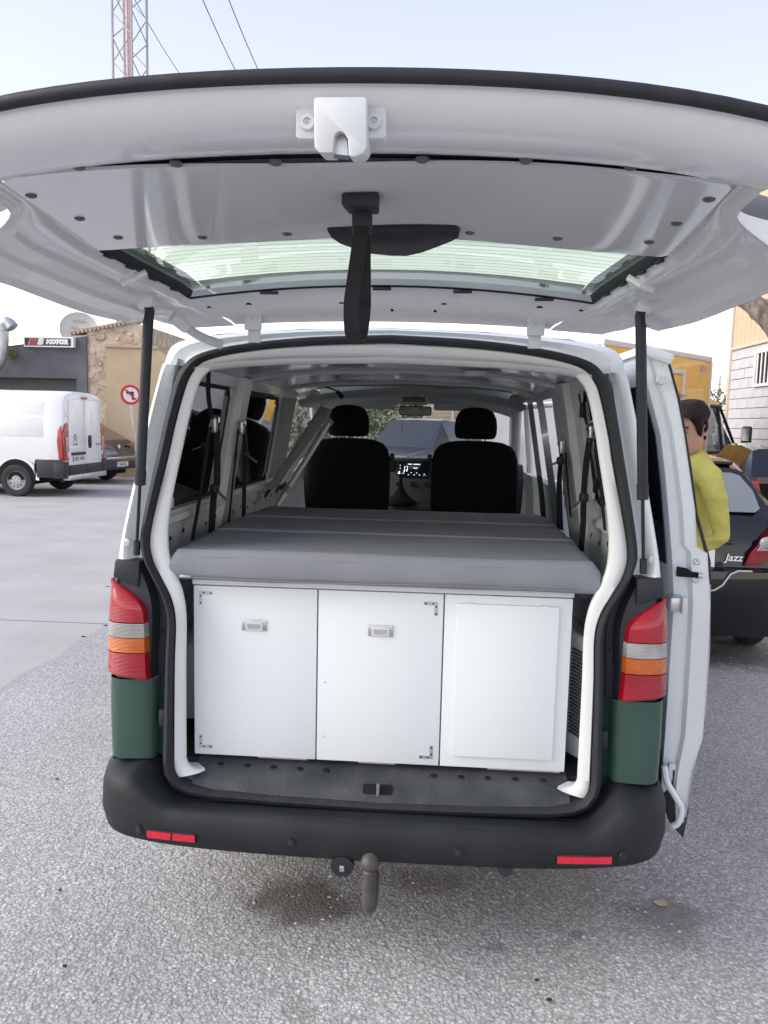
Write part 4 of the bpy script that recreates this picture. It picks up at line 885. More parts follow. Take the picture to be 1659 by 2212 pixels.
# tow bar
tb = MB().tube(smooth_poly([(-.003, -.08, .30), (-.003, -.16, .268), (-.003, -.215, .275), (-.003, -.245, .32), (-.003, -.25, .39), (-.003, -.25, .42)], 6), [.021]*20+[.0205]*8+[.017]*3, 16).obj('tow_bar', 'rust', van)
MB().lathe([(.0265*math.sin(R(a)), .436-.0265*math.cos(R(a))) for a in range(28, 181, 8)], 24, Matrix.Translation((-.003, -.25, 0))).obj('tow_ball', 'rust', tb)
sk = MB().tube([(-.098, -.09, .345), (-.098, -.125, .34)], .036, 18).obj('tow_socket', 'black', van); MB().box((-.098, -.128, .338), (.016, .01, .02)).obj('latch', 'steel', sk, bevel=.003)
# ------------------------------------------------------------------ tail lights
for s in (-1, 1):
    tl = empty('tail_light_group') if False else None
    def inner(z): return interp([(.875, .752), (.96, .756), (1.06, .757), (1.10, .760), (1.125, .772), (1.15, .80), (1.18, .85), (1.195, .874), (1.21, .878)], z)
    def outer(z): return interp([(.875, .902), (1.0, .897), (1.1, .893), (1.21, .885)], z)
    def lrow(z, pr=0):
        a, b = inner(z), outer(z); dip = .018*0
        zz = lambda f: z + .018*(f if z < .9 else 0)
        r_ = [Vector((s*a, yap(z)+.012, z))]
        for f in (.05, .2, .4, .6, .8): r_.append(Vector((s*lerp(a, b, f), yap(z)+.012-(.024+pr+.010*math.sin(math.pi*f)-.012*f*f)*min(1, max(.25, (b-a)/.12)), zz(f))))
        r_ += [Vector((s*(b-.004), yap(z)+.012-pr, zz(.95))), Vector((s*(b+.004), yap(z)+.045, zz(1))), Vector((s*(b+.006), yap(z)+.12, zz(1)))]
        return r_
    hs = MB().grid([lrow(z, -.006) for z in (.872, .88, .96, 1.06, 1.1, 1.12, 1.14, 1.165, 1.19, 1.200)]).obj('tail_light', 'red', van, smooth=50)
    for nm, m_, z0, z1 in (('red_lens', 'red', .880, .962), ('amber_lens', 'amber', .965, 1.012), ('clear_lens', 'clear', 1.015, 1.062), ('red_lens', 'red', 1.065, 1.197)):
        zz = [lerp(z0, z1, k/7) for k in range(8)]
        MB().grid([lrow(z) for z in zz]).obj(nm, m_, hs, smooth=50)
# ------------------------------------------------------------------ tailgate (raised)
def zc_(y): return interp([(-1.35, 2.20), (-1.0, 2.176), (-.5, 2.158), (-.05, 2.135), (.03, 2.105), (.08, 2.06), (.115, 2.035)], y)
def kq(y): return interp([(-1.3, .09), (-1.0, .07), (-.5, .085), (0, .12), (.1, .06)], y)
def G(x, y): return zc_(y)-kq(y)*x*x
def gray(px, py, off=0):      # photo direction -> point on the gate's inner surface
    y = -.5
    d = ray(px, py)
    lo, hi = .02, 3.0
    f_ = lambda t: (CAM+d*t).z-(G((CAM+d*t).x, (CAM+d*t).y)+off)
    t0 = .4; pv = f_(t0)
    for k in range(1, 400):
        t1 = .4+k*.01; v = f_(t1)
        if pv < 0 <= v:
            a, b = t1-.01, t1
            for _ in range(30):
                mid = (a+b)/2
                if f_(mid) < 0: a = mid
                else: b = mid
            return CAM+d*a
        pv = v
    return CAM+d*2
def gw(y): return interp([(-1.27, .675), (-1.15, .685), (-1.0, .692), (-.845, .695), (-.815, .715), (-.785, .79), (-.74, .865), (-.68, .90), (-.6, .91), (-.5, .895), (-.3, .865), (-.1, .825), (.0, .80), (.05, .765), (.09, .715), (.115, .66)], y)
def xg(y): return interp([(-1.04, .655), (-1.0, .652), (-.53, .675), (-.51, .675), (-.5, .672), (-.03, .605), (.02, .58), (.115, .50)], y)
SIDE = [(0, 0), (.04, 0), (.055, -.004), (.085, -.014), (.10, -.016), (.20, -.017), (.215, -.014), (.25, -.001), (.265, .002), (.44, .003), (.455, .0), (.48, -.008), (.495, -.010), (.66, -.011), (.675, -.014), (.70, -.022), (.715, -.024), (.90, -.026), (.92, -.029), (.985, -.040), (.995, -.038), (1, -.03), (1, .02)]
ROWY = [.115, .10, .085, .065, .04, .015, -.01, -.028, -.05, -.1, -.18, -.26, -.34, -.42, -.48, -.50, -.51, -.53, -.58, -.64, -.70, -.72, -.74, -.755, -.77, -.785, -.80, -.815, -.83, -.845, -.87, -.92, -.97, -1.0]
ROWY = sorted(set(ROWY+[-.05-k*.02 for k in range(48)]), reverse=True)
def gws(y): return sum(gw(y+d) for d in (-.03, -.02, -.01, 0, .01, .02, .03))/7 if -1.0 < y < -.05 else gw(y)
def grow(y, s):
    a, b = xg(y), gws(y); amp = min(1, (b-a)/.16)
    r_ = []
    for f, dz in SIDE:
        x = lerp(a, b, f); e_ = interp([(-.05, 1), (.02, .5), (.06, .0)], y) if y > -.05 else 1; r_.append(Vector((s*x, y, G(x, y)+dz*amp*e_-.028*max(0, f-.3)*interp([(-1, .25), (-.85, .4), (-.65, 1), (-.2, 1), (0, .4), (.06, 0)], y))))
    return r_
gate = None
for s in (-1, 1):
    m = MB().grid([grow(y, s) for y in ROWY])
    if gate is None: gate = m.obj('tailgate', 'gate_in', van, smooth=60)
    else: m.obj('side_frame', 'gate_in', gate, smooth=60)
def crow(y, off=0, n=14): return [Vector((lerp(-xg(y), xg(y), k/n), y, G(lerp(-xg(y), xg(y), k/n), y)+off)) for k in range(n+1)]
rows = []
for y in (.115, .108, .10, .085, .07, .05, .03, .012, .0, -.015, -.026):
    rows.append([p+Vector((0, 0, .006*math.sin((y+.03)*60))) for p in crow(y)])
MB().grid(rows).obj('header_panel', 'gate_in', gate, smooth=60)
MB().grid([crow(y, -.002+(.03 if y < -.52 else 0)) for y in (-.505, -.515, -.53, -.8, -1.0)]).obj('inner_skin', 'gate_in', gate, smooth=60)
# glass, bonded edge strips and heater wires
gl = MB().grid([crow(y, .024) for y in (-.02, -.1, -.2, -.3, -.4, -.52)]).obj('rear_window', 'glass_gate', gate, smooth=60)
for s in (-1, 1):
    MB().grid([[Vector((s*(xg(y)-w), y, G(xg(y), y)+dz)) for w, dz in ((-.002, -.003), (.006, .004), (.012, .021))] for y in (-.028, -.1, -.2, -.3, -.4, -.5)]).obj('glass_edge', 'rubber', gl, smooth=30)
    for y in (-.12, -.24, -.36, -.46): MB().box((s*(xg(y)+.001), y, G(xg(y), y)-.004), (.012, .035, .007), Matrix.Rotation(s*.14, 3, 'Z')).obj('trim_clip', 'rubber', gl, bevel=.003)
    MB().tube([(s*(xg(-.30)-.01), -.30, G(.64, -.3)-.0), (s*(xg(-.3)+.02), -.31, G(.64, -.3)-.02), (s*(xg(-.3)+.055), -.30, G(.64, -.3)-.03)], [.009, .012, .010], 8).obj('window_latch', 'gate_in', gl)
MB().grid([[p+Vector((0, 0, -.003)) for p in crow(y)] for y in (-.024, -.036)]).obj('glass_edge', 'rubber', gl, smooth=30)
for x in (-.36, -.02, .22, .46): MB().box((x, -.024, G(x, -.024)-.008), (.055, .016, .008)).obj('trim_clip', 'rubber', gl, bevel=.002)
hw_ = MB()
for k in range(15):
    y = -.06-k*.031; hw_.tube([p+Vector((0, 0, -.001)) for p in crow(y, .022, 8)], .00035, 3, caps=False)
tag(hw_.obj('heater_wires', 'wire', gl, smooth=0), kind='stuff')
# big painted board with its plugs
def prow(y, ins=.0):
    hwid = xg(y)-.012-ins; return [Vector((lerp(-hwid, hwid, k/24), y, G(lerp(-hwid, hwid, k/24), y)-.012-.004*math.sin(lerp(-3, 3, k/24)*1.7+y*4))) for k in range(25)]
pys = [(-.522, .03), (-.526, .012), (-.535, .004), (-.55, 0), (-.62, 0), (-.72, 0), (-.82, 0), (-.92, 0), (-.965, 0), (-.978, .004), (-.985, .012), (-.988, .03)]
rows = [prow(y, i_) for y, i_ in pys]
pan = MB().grid(rows); top = [[p+Vector((0, 0, .006)) for p in r_] for r_ in rows]
bnd = [r_ for r_ in rows]
edge = [rows[0], top[0]]; pan.grid(edge); pan.grid([rows[-1], top[-1]]); pan.grid([[r_[0] for r_ in rows], [r_[0] for r_ in top]]); pan.grid([[r_[-1] for r_ in rows], [r_[-1] for r_ in top]])
board = pan.obj('inner_board', 'gate_panel', gate, smooth=50)
for (px, py) in ((170, 360), (380, 349), (595, 340), (912, 339), (1136, 346), (1363, 357), (1592, 372), (67, 428), (172, 478), (1532, 428), (1462, 480), (255, 517), (437, 511), (620, 504), (1015, 507), (1205, 514), (1403, 521), (20, 367)):
    p = gray(px, py+(9 if py < 375 else 0), -.014); p.z = G(p.x, p.y)-.0125-.004*math.sin(3*p.x/(xg(p.y)-.012)*1.7+p.y*4); MB().lathe([(.001, -.004), (.007, -.0036), (.0105, -.0015), (.0115, .003)], 16, Matrix.Translation(p)).obj('plug', 'shutter', board)
# dark strip painted for the gap's shade + rolled lower rail with black edge rubber
BUL = [(-.998, 2.186), (-1.0, 2.177), (-1.01, 2.1735), (-1.03, 2.168), (-1.06, 2.162), (-1.09, 2.159), (-1.12, 2.161), (-1.15, 2.168), (-1.172, 2.180), (-1.19, 2.196), (-1.20, 2.212)]
def brow(y, z, x1=None, n=22):
    w = x1 or gw(y); return [Vector((x, y+.05*(x/.7)**4+.03*(x/.7)**2*(1 if y < -1.05 else 0), z-.085*x*x)) for x in [lerp(-w, w, k/n) for k in range(n+1)]]
MB().grid([brow(y, z) for y, z in BUL]).obj('lower_rail', 'gate_in', gate, smooth=60)
MB().grid([brow(y, z) for y, z in ((-1.198, 2.208), (-1.206, 2.205), (-1.213, 2.209), (-1.216, 2.217), (-1.211, 2.225), (-1.19, 2.227))]).obj('edge_rubber', 'rubber', gate, smooth=60)
MB().grid([brow(y, z, .63) for y, z in ((-.975, 2.178), (-.99, 2.180), (-1.004, 2.178))]).obj('rail_gap_shade', 'dark', gate, smooth=60)
# outer skin above
MB().grid([[Vector((lerp(-gw(y), gw(y), k/14), y, G(lerp(-gw(y), gw(y), k/14), y)+(.045 if not -.5 < y < -.03 or abs(lerp(-1, 1, k/14)*gw(y)) > .6 else .045))) for k in (0, 1, 2)] for y in (.1, 0, -.1, -.3, -.5, -.62, -.7, -.74, -.785, -.815, -.845, -1.0, -1.09)]).obj('outer_skin', 'paint', gate, smooth=60)
MB().grid([[Vector((lerp(-gw(y), gw(y), k/14), y, G(lerp(-gw(y), gw(y), k/14), y)+.045)) for k in (12, 13, 14)] for y in (.1, 0, -.1, -.3, -.5, -.62, -.7, -.74, -.785, -.815, -.845, -1.0, -1.09)]).obj('outer_skin', 'paint', gate, smooth=60)
MB().grid([[Vector((lerp(-gw(y), gw(y), k/14), y, G(lerp(-gw(y), gw(y), k/14), y)+.0455)) for k in range(2, 13)] for y in (-.52, -.62, -.7, -.74, -.785, -.815, -.845, -1.0, -1.09)]).obj('outer_skin', 'paint', gate, smooth=60)
MB().grid([[Vector((lerp(-gw(y), gw(y), k/14), y, G(lerp(-gw(y), gw(y), k/14), y)+.0455)) for k in range(2, 13)] for y in (.1, .05, 0, -.03)]).obj('outer_skin', 'paint', gate, smooth=60)
# brake light cover
q = [gray(px, py, -.02) for px, py in ((706, 499), (800, 497), (900, 496), (985, 498), (993, 503), (991, 515), (975, 523), (950, 533), (915, 546), (880, 554), (840, 553), (800, 549), (770, 540), (735, 528), (715, 515))]
MB().prism(q, (0, .0, .03)).obj('brake_light_cover', 'ink', gate, bevel=.004)
# header slots and holes
for px, py, w, h in ((537, 657, .020, .006), (738, 655, .020, .006), (959, 657, .020, .006), (1166, 664, .020, .006), (847, 671, .009, .008), (940, 673, .009, .008), (452, 664, .014, .006), (1256, 671, .014, .006)):
    p = gray(px, py, -.002); MB().lathe([(.001, -.002), (1, -.002), (1, .004)], 14, Matrix.Translation(p) @ Matrix.Diagonal((w/2, h, 1, 1))).obj('slot', 'dark', gate)
# latch
YL = -1.212
def LP(px, py, y=YL): return PY(px, py, y)
q = [LP(677, 214), LP(683, 209), LP(788, 209), LP(793, 214), LP(792, 318), LP(784, 331), LP(765, 339), LP(753, 337), LP(751, 300), LP(744, 287), LP(733, 283), LP(723, 290), LP(718, 330), LP(690, 330), LP(679, 318)]
lt = MB().prism(q, (0, .07, .012)).obj('latch', 'white_plastic', gate, bevel=.004)
MB().prism([LP(718, 332, YL+.02), LP(752, 336, YL+.02), LP(748, 285, YL+.02), LP(722, 285, YL+.02)], (0, .02, 0)).obj('latch_claw', 'steel', lt, smooth=0)
for px, py in ((665, 266), (808, 265)):
    c = LP(px, py, YL+.035); e = MB().prism([c+Vector((x, 0, z)) for x, z in rrect(.036, .044, .006)], (0, .03, 0)).obj('latch_ear', 'white_plastic', lt, bevel=.002)
    MB().lathe([(.001, .004), (.006, .004), (.006, .008), (.011, .008), (.0125, 0)], 18, facing(c, (1, 0, 0), (0, 0, 1))).obj('bolt', 'white_plastic', e)
# pull strap
p0 = gray(782, 418, -.006)
mo = MB().prism([p0+Vector((x, y, -.006)) for x, y in ((-.037, -.034), (.037, -.034), (.032, .034), (-.030, .034))], (0, 0, -.026)).obj('strap_mount', 'black', gate, bevel=.006)
yy = p0.y+.012; xs0 = p0.x
zb0 = PY(770, 735, yy).z
MB().strap([(xs0, yy, p0.z-.02), (xs0, yy+.002, p0.z-.075)], .040, .012, (1, 0, 0)).obj('strap_clip', 'black', mo, bevel=.003)
H = p0.z-.06-zb0
pts = [(xs0+.002, yy, p0.z-.06), (xs0+.003, yy+.010, p0.z-.06-.3*H), (xs0+.003, yy+.030, p0.z-.06-.6*H), (xs0+.002, yy+.044, zb0+.07), (xs0-.002, yy+.036, zb0+.02), (xs0-.008, yy+.012, zb0), (xs0-.014, yy-.016, zb0+.012), (xs0-.016, yy-.026, zb0+.06), (xs0-.013, yy-.022, p0.z-.06-.55*H), (xs0-.006, yy-.010, p0.z-.06-.25*H), (xs0, yy-.006, p0.z-.06)]
MB().strap([tuple(v) for v in smooth_poly(pts, 4)], [lerp(.028, .040, min(1, abs(4-abs(k/4-5))/3)) if False else .030 for k in range(41)], .004, (1, .18, 0)).obj('strap', 'belt', mo, smooth=60)
# hinges and corrugated cable tube
for s, px, py in ((-1, 545, 700), (1, 1158, 712)):
    c = PY(px, py, .07); h = MB().box(c+Vector((0, .01, .01)), (.055, .012, .055)).obj('hinge', 'white_plastic', van, bevel=.003)
    MB().box(c+Vector((0, .028, -.03)), (.040, .012, .05)).obj('hinge_arm', 'white_plastic', h, bevel=.003)
    for dx in (-.013, .013): MB().lathe([(.001, .007), (.006, .007), (.008, 0)], 12, facing(c+Vector((dx, .004, .018)), (1, 0, 0), (0, 0, 1))).obj('bolt', 'white_plastic', h)
ca, cb = PY(372, 684, -.02), PY(478, 744, .10)
tubep = [ca.lerp(cb, k/60)-Vector((0, 0, .012*math.sin(math.pi*k/60))) for k in range(61)]
MB().tube(tubep, [(.019 if k < 18 else (.0115 if k % 2 else .0155)) for k in range(61)], 12).obj('cable_boot', 'white_plastic', van, smooth=25)
# gas struts
for s in (-1, 1):
    a = PY(321, 680, -.10) if s < 0 else PY(1384, 690, -.10); c = PY(295, 1190, .02) if s < 0 else PY(1390, 1230, .02)
    g = MB().tube([a.lerp(c, .02), a.lerp(c, .69)], .0155, 16).obj('gas_strut', 'black', van)
    MB().tube([a.lerp(c, .69), a.lerp(c, .98)], .0055, 10).obj('rod', 'ink', g)
    MB().tube([a.lerp(c, .64), a.lerp(c, .70)], .0175, 16).obj('collar', 'black', g)
    MB().tube([a+Vector((0, 0, .025)), a+Vector((0, .01, .012)), a.lerp(c, .035)], .0145, 12).obj('ball_joint', 'black', g); MB().tube([a.lerp(c, .955), c+Vector((0, 0, -.012))], .011, 12).obj('ball_joint', 'black', g)
    MB().box(a+Vector((s*.01, .01, .045)), (.06, .05, .06)).obj('strut_bracket', 'gate_in', gate, bevel=.02)
# ------------------------------------------------------------------ interior of the van
def xi(z): return interp([(.55, .80), (1.2, .818), (1.3, .80), (1.45, .775), (1.85, .706), (1.92, .69)], z)
def wallp(y0, y1, z0, z1, s, name, m, off=0, n=6, parent=van):
    return MB().grid([[Vector((s*(xi(z)+off), y, z)) for z in [lerp(z0, z1, k/n) for k in range(n+1)]] for y in (y0, (y0+y1)/2, y1)]).obj(name, m, parent, smooth=50)
WIN = {-1: [(.29, .89, 1.40, 1.855), (1.13, 1.93, 1.39, 1.845)], 1: [(.30, .70, 1.44, 1.855)]}
for s in (-1, 1):
    if s < 0:
        wallp(.09, 2.37, .58, 1.39, s, 'inner_wall', 'paint_in'); wallp(.12, 2.37, 1.8555, 1.915, s, 'cant_rail', 'paint_in', n=2)
        cols = [(.12, .29), (.89, 1.13), (1.93, 2.37)]
    else:
        wallp(.09, 1.27, .58, 1.435, s, 'inner_wall', 'paint_in'); wallp(.12, 2.37, 1.8555, 1.915, s, 'cant_rail', 'paint_in', n=2); wallp(2.12, 2.37, .58, 1.435, s, 'inner_wall', 'dash')
        cols = [(.12, .30), (.70, 1.27), (2.12, 2.37)]
    for a, c in cols: wallp(a, c, 1.3905 if s < 0 else 1.4355, 1.855, s, 'inner_pillar', 'paint_in' if c < 2.2 else 'headliner')
    for (y0, y1, z0, z1) in WIN[s]:
        # window reveal frame with rounded inner corners and black glass edge
        pr = [(y, z) for y, z in [((y0+y1)/2+a, (z0+z1)/2+b) for a, b in rrect(y1-y0+.004, z1-z0+.004, .05, 5)]]
        rows = [[Vector((s*(xi(z)+o_), y, z)) for y, z in pr+[pr[0]]] for o_ in (-.004, .016)]
        w = MB().grid(rows).obj('window_reveal', 'paint_in', van, smooth=50)
        pr2 = [((y0+y1)/2+a, (z0+z1)/2+b) for a, b in rrect(y1-y0-.03, z1-z0-.03, .05, 5)]
        MB().grid([[Vector((s*(xi(z)+.012), y, z)) for y, z in pr+[pr[0]]], [Vector((s*(xi(z)+.012), y, z)) for y, z in pr2+[pr2[0]]]]).obj('glass_gasket', 'rubber', w, smooth=50)
        wallp(y0+.004, y1-.004, z0+.004, z1-.004, s, 'inner_pane', 'glass_dark', off=.014, parent=w)
        for (cy, cz) in ((y0+.02, z0+.02), (y1-.02, z0+.02), (y0+.02, z1-.02), (y1-.02, z1-.02)): MB().box((s*(xi(cz)+.004), cy, cz), (.012, .04, .04)).obj('corner_gusset', 'paint_in', w, bevel=.02)
    # raised pillars (B/C posts)
    for a, c in ([(.93, 1.09)] if s < 0 else [(.86, 1.22)]):
        MB().grid([[Vector((s*(xi(z)+o_), y, z)) for z in [lerp(1.0, 1.90, k/8) for k in range(9)]] for y, o_ in ((a, .0), (a+.02, -.028), (c-.03, -.03), (c, 0))]).obj('post_cover', 'paint_in', van, smooth=40)
    # belt line ledge, hole row and lower rails
    e_ = .12, (2.3 if s < 0 else 1.26)
    MB().grid([[Vector((s*(xi(1.37)-d), y, z)) for d, z in ((0, 1.385), (.022, 1.375), (.024, 1.352), (.006, 1.342))] for y in e_]).obj('belt_ledge', 'paint_in', van, smooth=30)
    for k in range(14):
        y = .2+k*.145
        if y < e_[1]-.05: MB().lathe([(.001, .001), (.008, .001), (.009, 0)], 10, facing((s*(xi(1.29)-.003), y, 1.275+.03*((k*7) % 3)/3), (0, s*-1*-1, 0), (0, 0, 1)) @ Matrix.Rotation(0 if s > 0 else math.pi, 4, 'Y')).obj('hole', 'dark', van)
# ceiling: bare painted rear bow, glossy boards, front headliner
def ceil(y, dz=0, n=16): return [Vector((x, y, interp([(0, 1.965), (.35, 1.955), (.55, 1.94), (.65, 1.922), (.70, 1.905)], abs(x))+dz)) for x in [lerp(-.70, .70, k/n) for k in range(n+1)]]
MB().grid([ceil(y, z) for y, z in ((.13, -.035), (.15, -.05), (.22, -.048), (.26, -.03), (.27, .01))]).obj('roof_bow', 'paint_in', van, smooth=50)
for k, (a, c) in enumerate(((.262, 1.06), (1.075, 1.95), (1.965, 2.42))): MB().grid([ceil(lerp(a, c, t), -.012+.006*math.sin(t*math.pi)) for t in (0, .25, .5, .75, 1)]).obj('ceiling_board', 'ceiling', van, smooth=60)
for y in (1.068, 1.958): MB().grid([ceil(y+d, z) for d, z in ((-.035, -.012), (-.025, -.026), (.025, -.026), (.035, -.012))]).obj('ceiling_strip', 'paint_in', van, smooth=40)
MB().grid([[p+Vector((0, 0, -.035*abs(p.x)/.7)) for p in ceil(y, dz)] for y, dz in ((2.40, -.02), (2.42, -.05), (2.7, -.06), (3.0, -.055), (3.18, -.075), (3.30, -.09))]).obj('headliner', 'headliner', van, smooth=60)
lm = MB().prism([(x+.31, y+.85, 1.941) for x, y in rrect(.10, .045, .02)], (0, 0, -.022)).obj('ceiling_lamp', 'white_plastic', van, bevel=.004); MB().prism([(x+.31, y+.85, 1.918) for x, y in rrect(.07, .028, .01)], (0, 0, -.004)).obj('lamp_lens', 'signgrey', lm)
pc0 = MB().prism([(x, 3.02, z+1.895) for x, z in rrect(.20, .085, .02)], (0, .12, -.0)).obj('overhead_console', 'headliner', van, bevel=.01); MB().prism([(x, 3.015, z+1.897) for x, z in rrect(.155, .055, .008)], (0, .01, 0)).obj('console_screen', 'screen', pc0, smooth=0)
for s in (-1, 1): MB().box((s*.39, 3.20, 1.868), (.50, .03, .10)).obj('sun_visor', 'headliner', van, bevel=.02)
mr = MB().prism([(x+.007, 3.18, z+1.812) for x, z in rrect(.235, .068, .02)], (0, .04, 0)).obj('rear_view_mirror', 'ink', van, bevel=.006); MB().prism([(x+.007, 3.178, z+1.812) for x, z in rrect(.22, .054, .016)], (0, .001, 0)).obj('mirror_glass', 'screen', mr, smooth=0); MB().tube([(.007, 3.21, 1.83), (.007, 3.33, 1.87)], .012, 8).obj('mirror_stalk', 'ink', mr)
for s in (-1, 1): MB().tube(smooth_poly([(s*.60, 2.75, 1.87), (s*.62, 2.78, 1.84), (s*.64, 2.92, 1.84), (s*.63, 2.96, 1.87)], 4), .014, 8).obj('grab_handle', 'headliner', van)
# floor, bulkhead-free cab, dashboard
MB().box2((-.80, .12, .52), (.80, 4.0, .56)).obj('floor', 'sill', van, smooth=0)
MB().box2((.66, .30, .60), (.80, 1.05, .92)).obj('wheel_arch', 'paint_in', van, bevel=.06); MB().box2((-.80, .30, .60), (-.66, 1.05, .92)).obj('wheel_arch', 'paint_in', van, bevel=.06)
rows = [[Vector((x, y+.10*(1-(x/.8)**2)*(1 if y > 3.2 else .2), z)) for x in [k*.1-.8 for k in range(17)]] for y, z in ((3.98, 1.375), (3.75, 1.405), (3.5, 1.432), (3.36, 1.44), (3.28, 1.43), (3.235, 1.39), (3.22, 1.30), (3.26, 1.16), (3.36, 1.0), (3.4, .6))]
ds = MB().grid(rows).obj('dashboard', 'dash', van, smooth=50)
cc = MB().prism([(-.215, 3.19, 1.47), (.185, 3.19, 1.475), (.20, 3.19, 1.20), (.16, 3.13, 1.12), (-.19, 3.13, 1.12), (-.225, 3.19, 1.20)], (0, .2, 0)).obj('centre_console', 'dash', ds, bevel=.015)
rd = MB().box((.002, 3.184, 1.392), (.225, .012, .125)).obj('radio', 'screen', cc, bevel=.006)
MT['glow'] = bpy.data.materials.new('screen_icon_light'); MT['glow'].use_nodes = True
_b = MT['glow'].node_tree.nodes['Principled BSDF']; _b.inputs['Emission Color'].default_value = (.75, .88, 1, 1); _b.inputs['Emission Strength'].default_value = .55; _b.inputs['Base Color'].default_value = (.5, .55, .6, 1)
yR = 3.1775
MB().tube([(-.058, yR, 1.378), (-.058, yR, 1.412), (-.038, yR, 1.416), (-.038, yR, 1.384)], .0022, 6).obj('music_icon', 'glow', rd); 
for x, z in ((-.062, 1.377), (-.042, 1.383)): MB().lathe([(.001, .001), (.005, .001), (.006, 0)], 10, facing((x, yR, z), (1, 0, 0), (0, 0, 1))).obj('music_icon', 'glow', rd)
for x, z, w in ((-.09, 1.42, .006), (-.09, 1.40, .006), (-.09, 1.38, .006), (-.07, 1.353, .008), (-.03, 1.353, .008), (.012, 1.353, .008), (.05, 1.353, .008), (.085, 1.36, .008), (-.01, 1.368, .007), (.03, 1.368, .007), (.02, 1.402, .03), (.03, 1.43, .05), (-.02, 1.43, .03)): MB().box((x, yR, z), (w, .002, .005)).obj('icon', 'glow', rd, smooth=0)
MB().box((.087, yR, 1.348), (.028, .002, .008)).obj('icon', 'clad_pale', rd, smooth=0)
for s in (-.165, .165):
    v = MB().box((s, 3.186, 1.412), (.075, .016, .085)).obj('air_vent', 'ink', cc, bevel=.006)
    for k in range(4): MB().box((s, 3.177, 1.382+k*.02), (.066, .006, .004)).obj('slat', 'dash', v)
for x in (-.10, .0, .10): MB().lathe([(.001, .022), (.016, .022), (.022, .0), (.025, 0)], 20, facing((x, 3.186, 1.285), (1, 0, 0), (0, 0, 1))).obj('dial', 'ink', cc)
gs = MB().lathe([(.115, 0), (.11, .02), (.07, .045), (.045, .07), (.02, .11), (.012, .14), (.011, .19)], 20, Matrix.Translation((-.075, 3.0, 1.16))).obj('gear_lever', 'seat', van); MB().lathe([(.001, .055), (.012, .053), (.022, .035), (.02, .012), (.011, 0)], 18, Matrix.Translation((-.075, 3.0, 1.345))).obj('knob', 'ink', gs)
MB().lathe([(.019, .042), (.025, .03), (.025, .026), (.02, .022)], 20, Matrix.Translation((-.075, 3.0, 1.345))).obj('knob_ring', 'chrome', gs)
MB().box((-.03, 3.08, 1.08), (.34, .30, .16)).obj('lever_base', 'dash', van, bevel=.03)
sw_ = Matrix.Translation((-.44, 2.98, 1.40)) @ Matrix.Rotation(R(-62), 4, 'X')
MB().grid([[sw_ @ Vector(((.19+.014*math.cos(b))*math.cos(a), (.19+.014*math.cos(b))*math.sin(a), .014*math.sin(b))) for b in [k*2*math.pi/8 for k in range(8)]] for a in [k*2*math.pi/32 for k in range(33)]], closed=True).obj('steering_wheel', 'ink', van)
# front seats
def seat(xc, s):
    rows = []
    prof = [(1.02, .25, .0), (1.2, .272, .0), (1.40, .276, .01), (1.50, .270, .015), (1.555, .255, .02), (1.59, .225, .025), (1.612, .17, .03), (1.62, .10, .03)]
    b = MB()
    for z, w, dy in prof:
        rows.append([Vector((xc+w*c_, 2.52+dy-.06*math.cos((z-1.0)*1.2)*0+.075*s_*(1 if s_ > 0 else .8), z)) for c_, s_ in [(math.copysign(abs(math.cos(t))**.45, math.cos(t)), math.copysign(abs(math.sin(t))**.7, math.sin(t))) for t in [k*2*math.pi/24 for k in range(24)]]])
    b.grid(rows, closed=True); n = 24; k = len(b.v)-n; b.f.append(tuple(range(k, k+n)))
    sb = b.obj('front_seat', 'seat', van, smooth=60)
    rows = []
    for z, w, d in ((1.632, .100, .03), (1.64, .122, .045), (1.665, .132, .052), (1.71, .134, .055), (1.76, .128, .052), (1.80, .108, .042), (1.822, .075, .03), (1.83, .035, .015)):
        rows.append([Vector((xc+w*math.copysign(abs(math.cos(t))**.6, math.cos(t)), 2.54+d*math.sin(t), z)) for t in [k*2*math.pi/24 for k in range(24)]])
    h = MB(); h.grid(rows, closed=True); k = len(h.v)-24; h.f.append(tuple(range(k, k+24))); h.f.append(tuple(range(24))[::-1]); h.obj('headrest', 'seat', sb, smooth=60)
    for dx in (-.06, .06): MB().tube([(xc+dx, 2.54, 1.60), (xc+dx, 2.54, 1.65)], .007, 8).obj('headrest_post', 'steel', sb)
    MB().box((xc-s*.285, 2.53, 1.505), (.03, .05, .05)).obj('recliner', 'ink', sb, bevel=.008)
    MB().box((xc, 2.75, .98), (.50, .50, .16)).obj('seat_cushion', 'seat', sb, bevel=.05); MB().box((xc, 2.72, .74), (.42, .42, .34)).obj('seat_base', 'dash', sb)
seat(-.40, -1); seat(.409, 1)
# belts
def belt(pts, w, side, nm='seat_belt'):
    return MB().strap([tuple(v) for v in smooth_poly([tuple(p) for p in pts], 5)], w, .003, side).obj(nm, 'belt', van, smooth=60)
def W(px, py, s, off=.03):
    x = s*.75
    for _ in range(8):
        p = PX(px, py, x); x = s*(xi(p.z)-off)
    return p
c5 = lambda a, b: ((380+a/2.676)*.8848, (780+b/2.676)*.8848)
c7 = lambda a, b: ((1200+a/3.687)*.8848, (880+b/3.687)*.8848)
def anchor(p, s):
    m = MB().box(p, (.02, .035, .06)).obj('belt_anchor', 'steel', van, bevel=.006); MB().tube([p+Vector((s*.012, 0, .02)), p-Vector((s*.018, 0, -.02))], .012, 10).obj('bolt', 'chrome', m)
def tongue(p, d):
    d = Vector(d).normalized(); m = MB().box(p, (.03, .045, .035)).obj('belt_tongue', 'ink', van, bevel=.01); MB().strap([p, p+d*.06], .024, .003, (0, 1, .2)).obj('tongue_plate', 'steel', m)
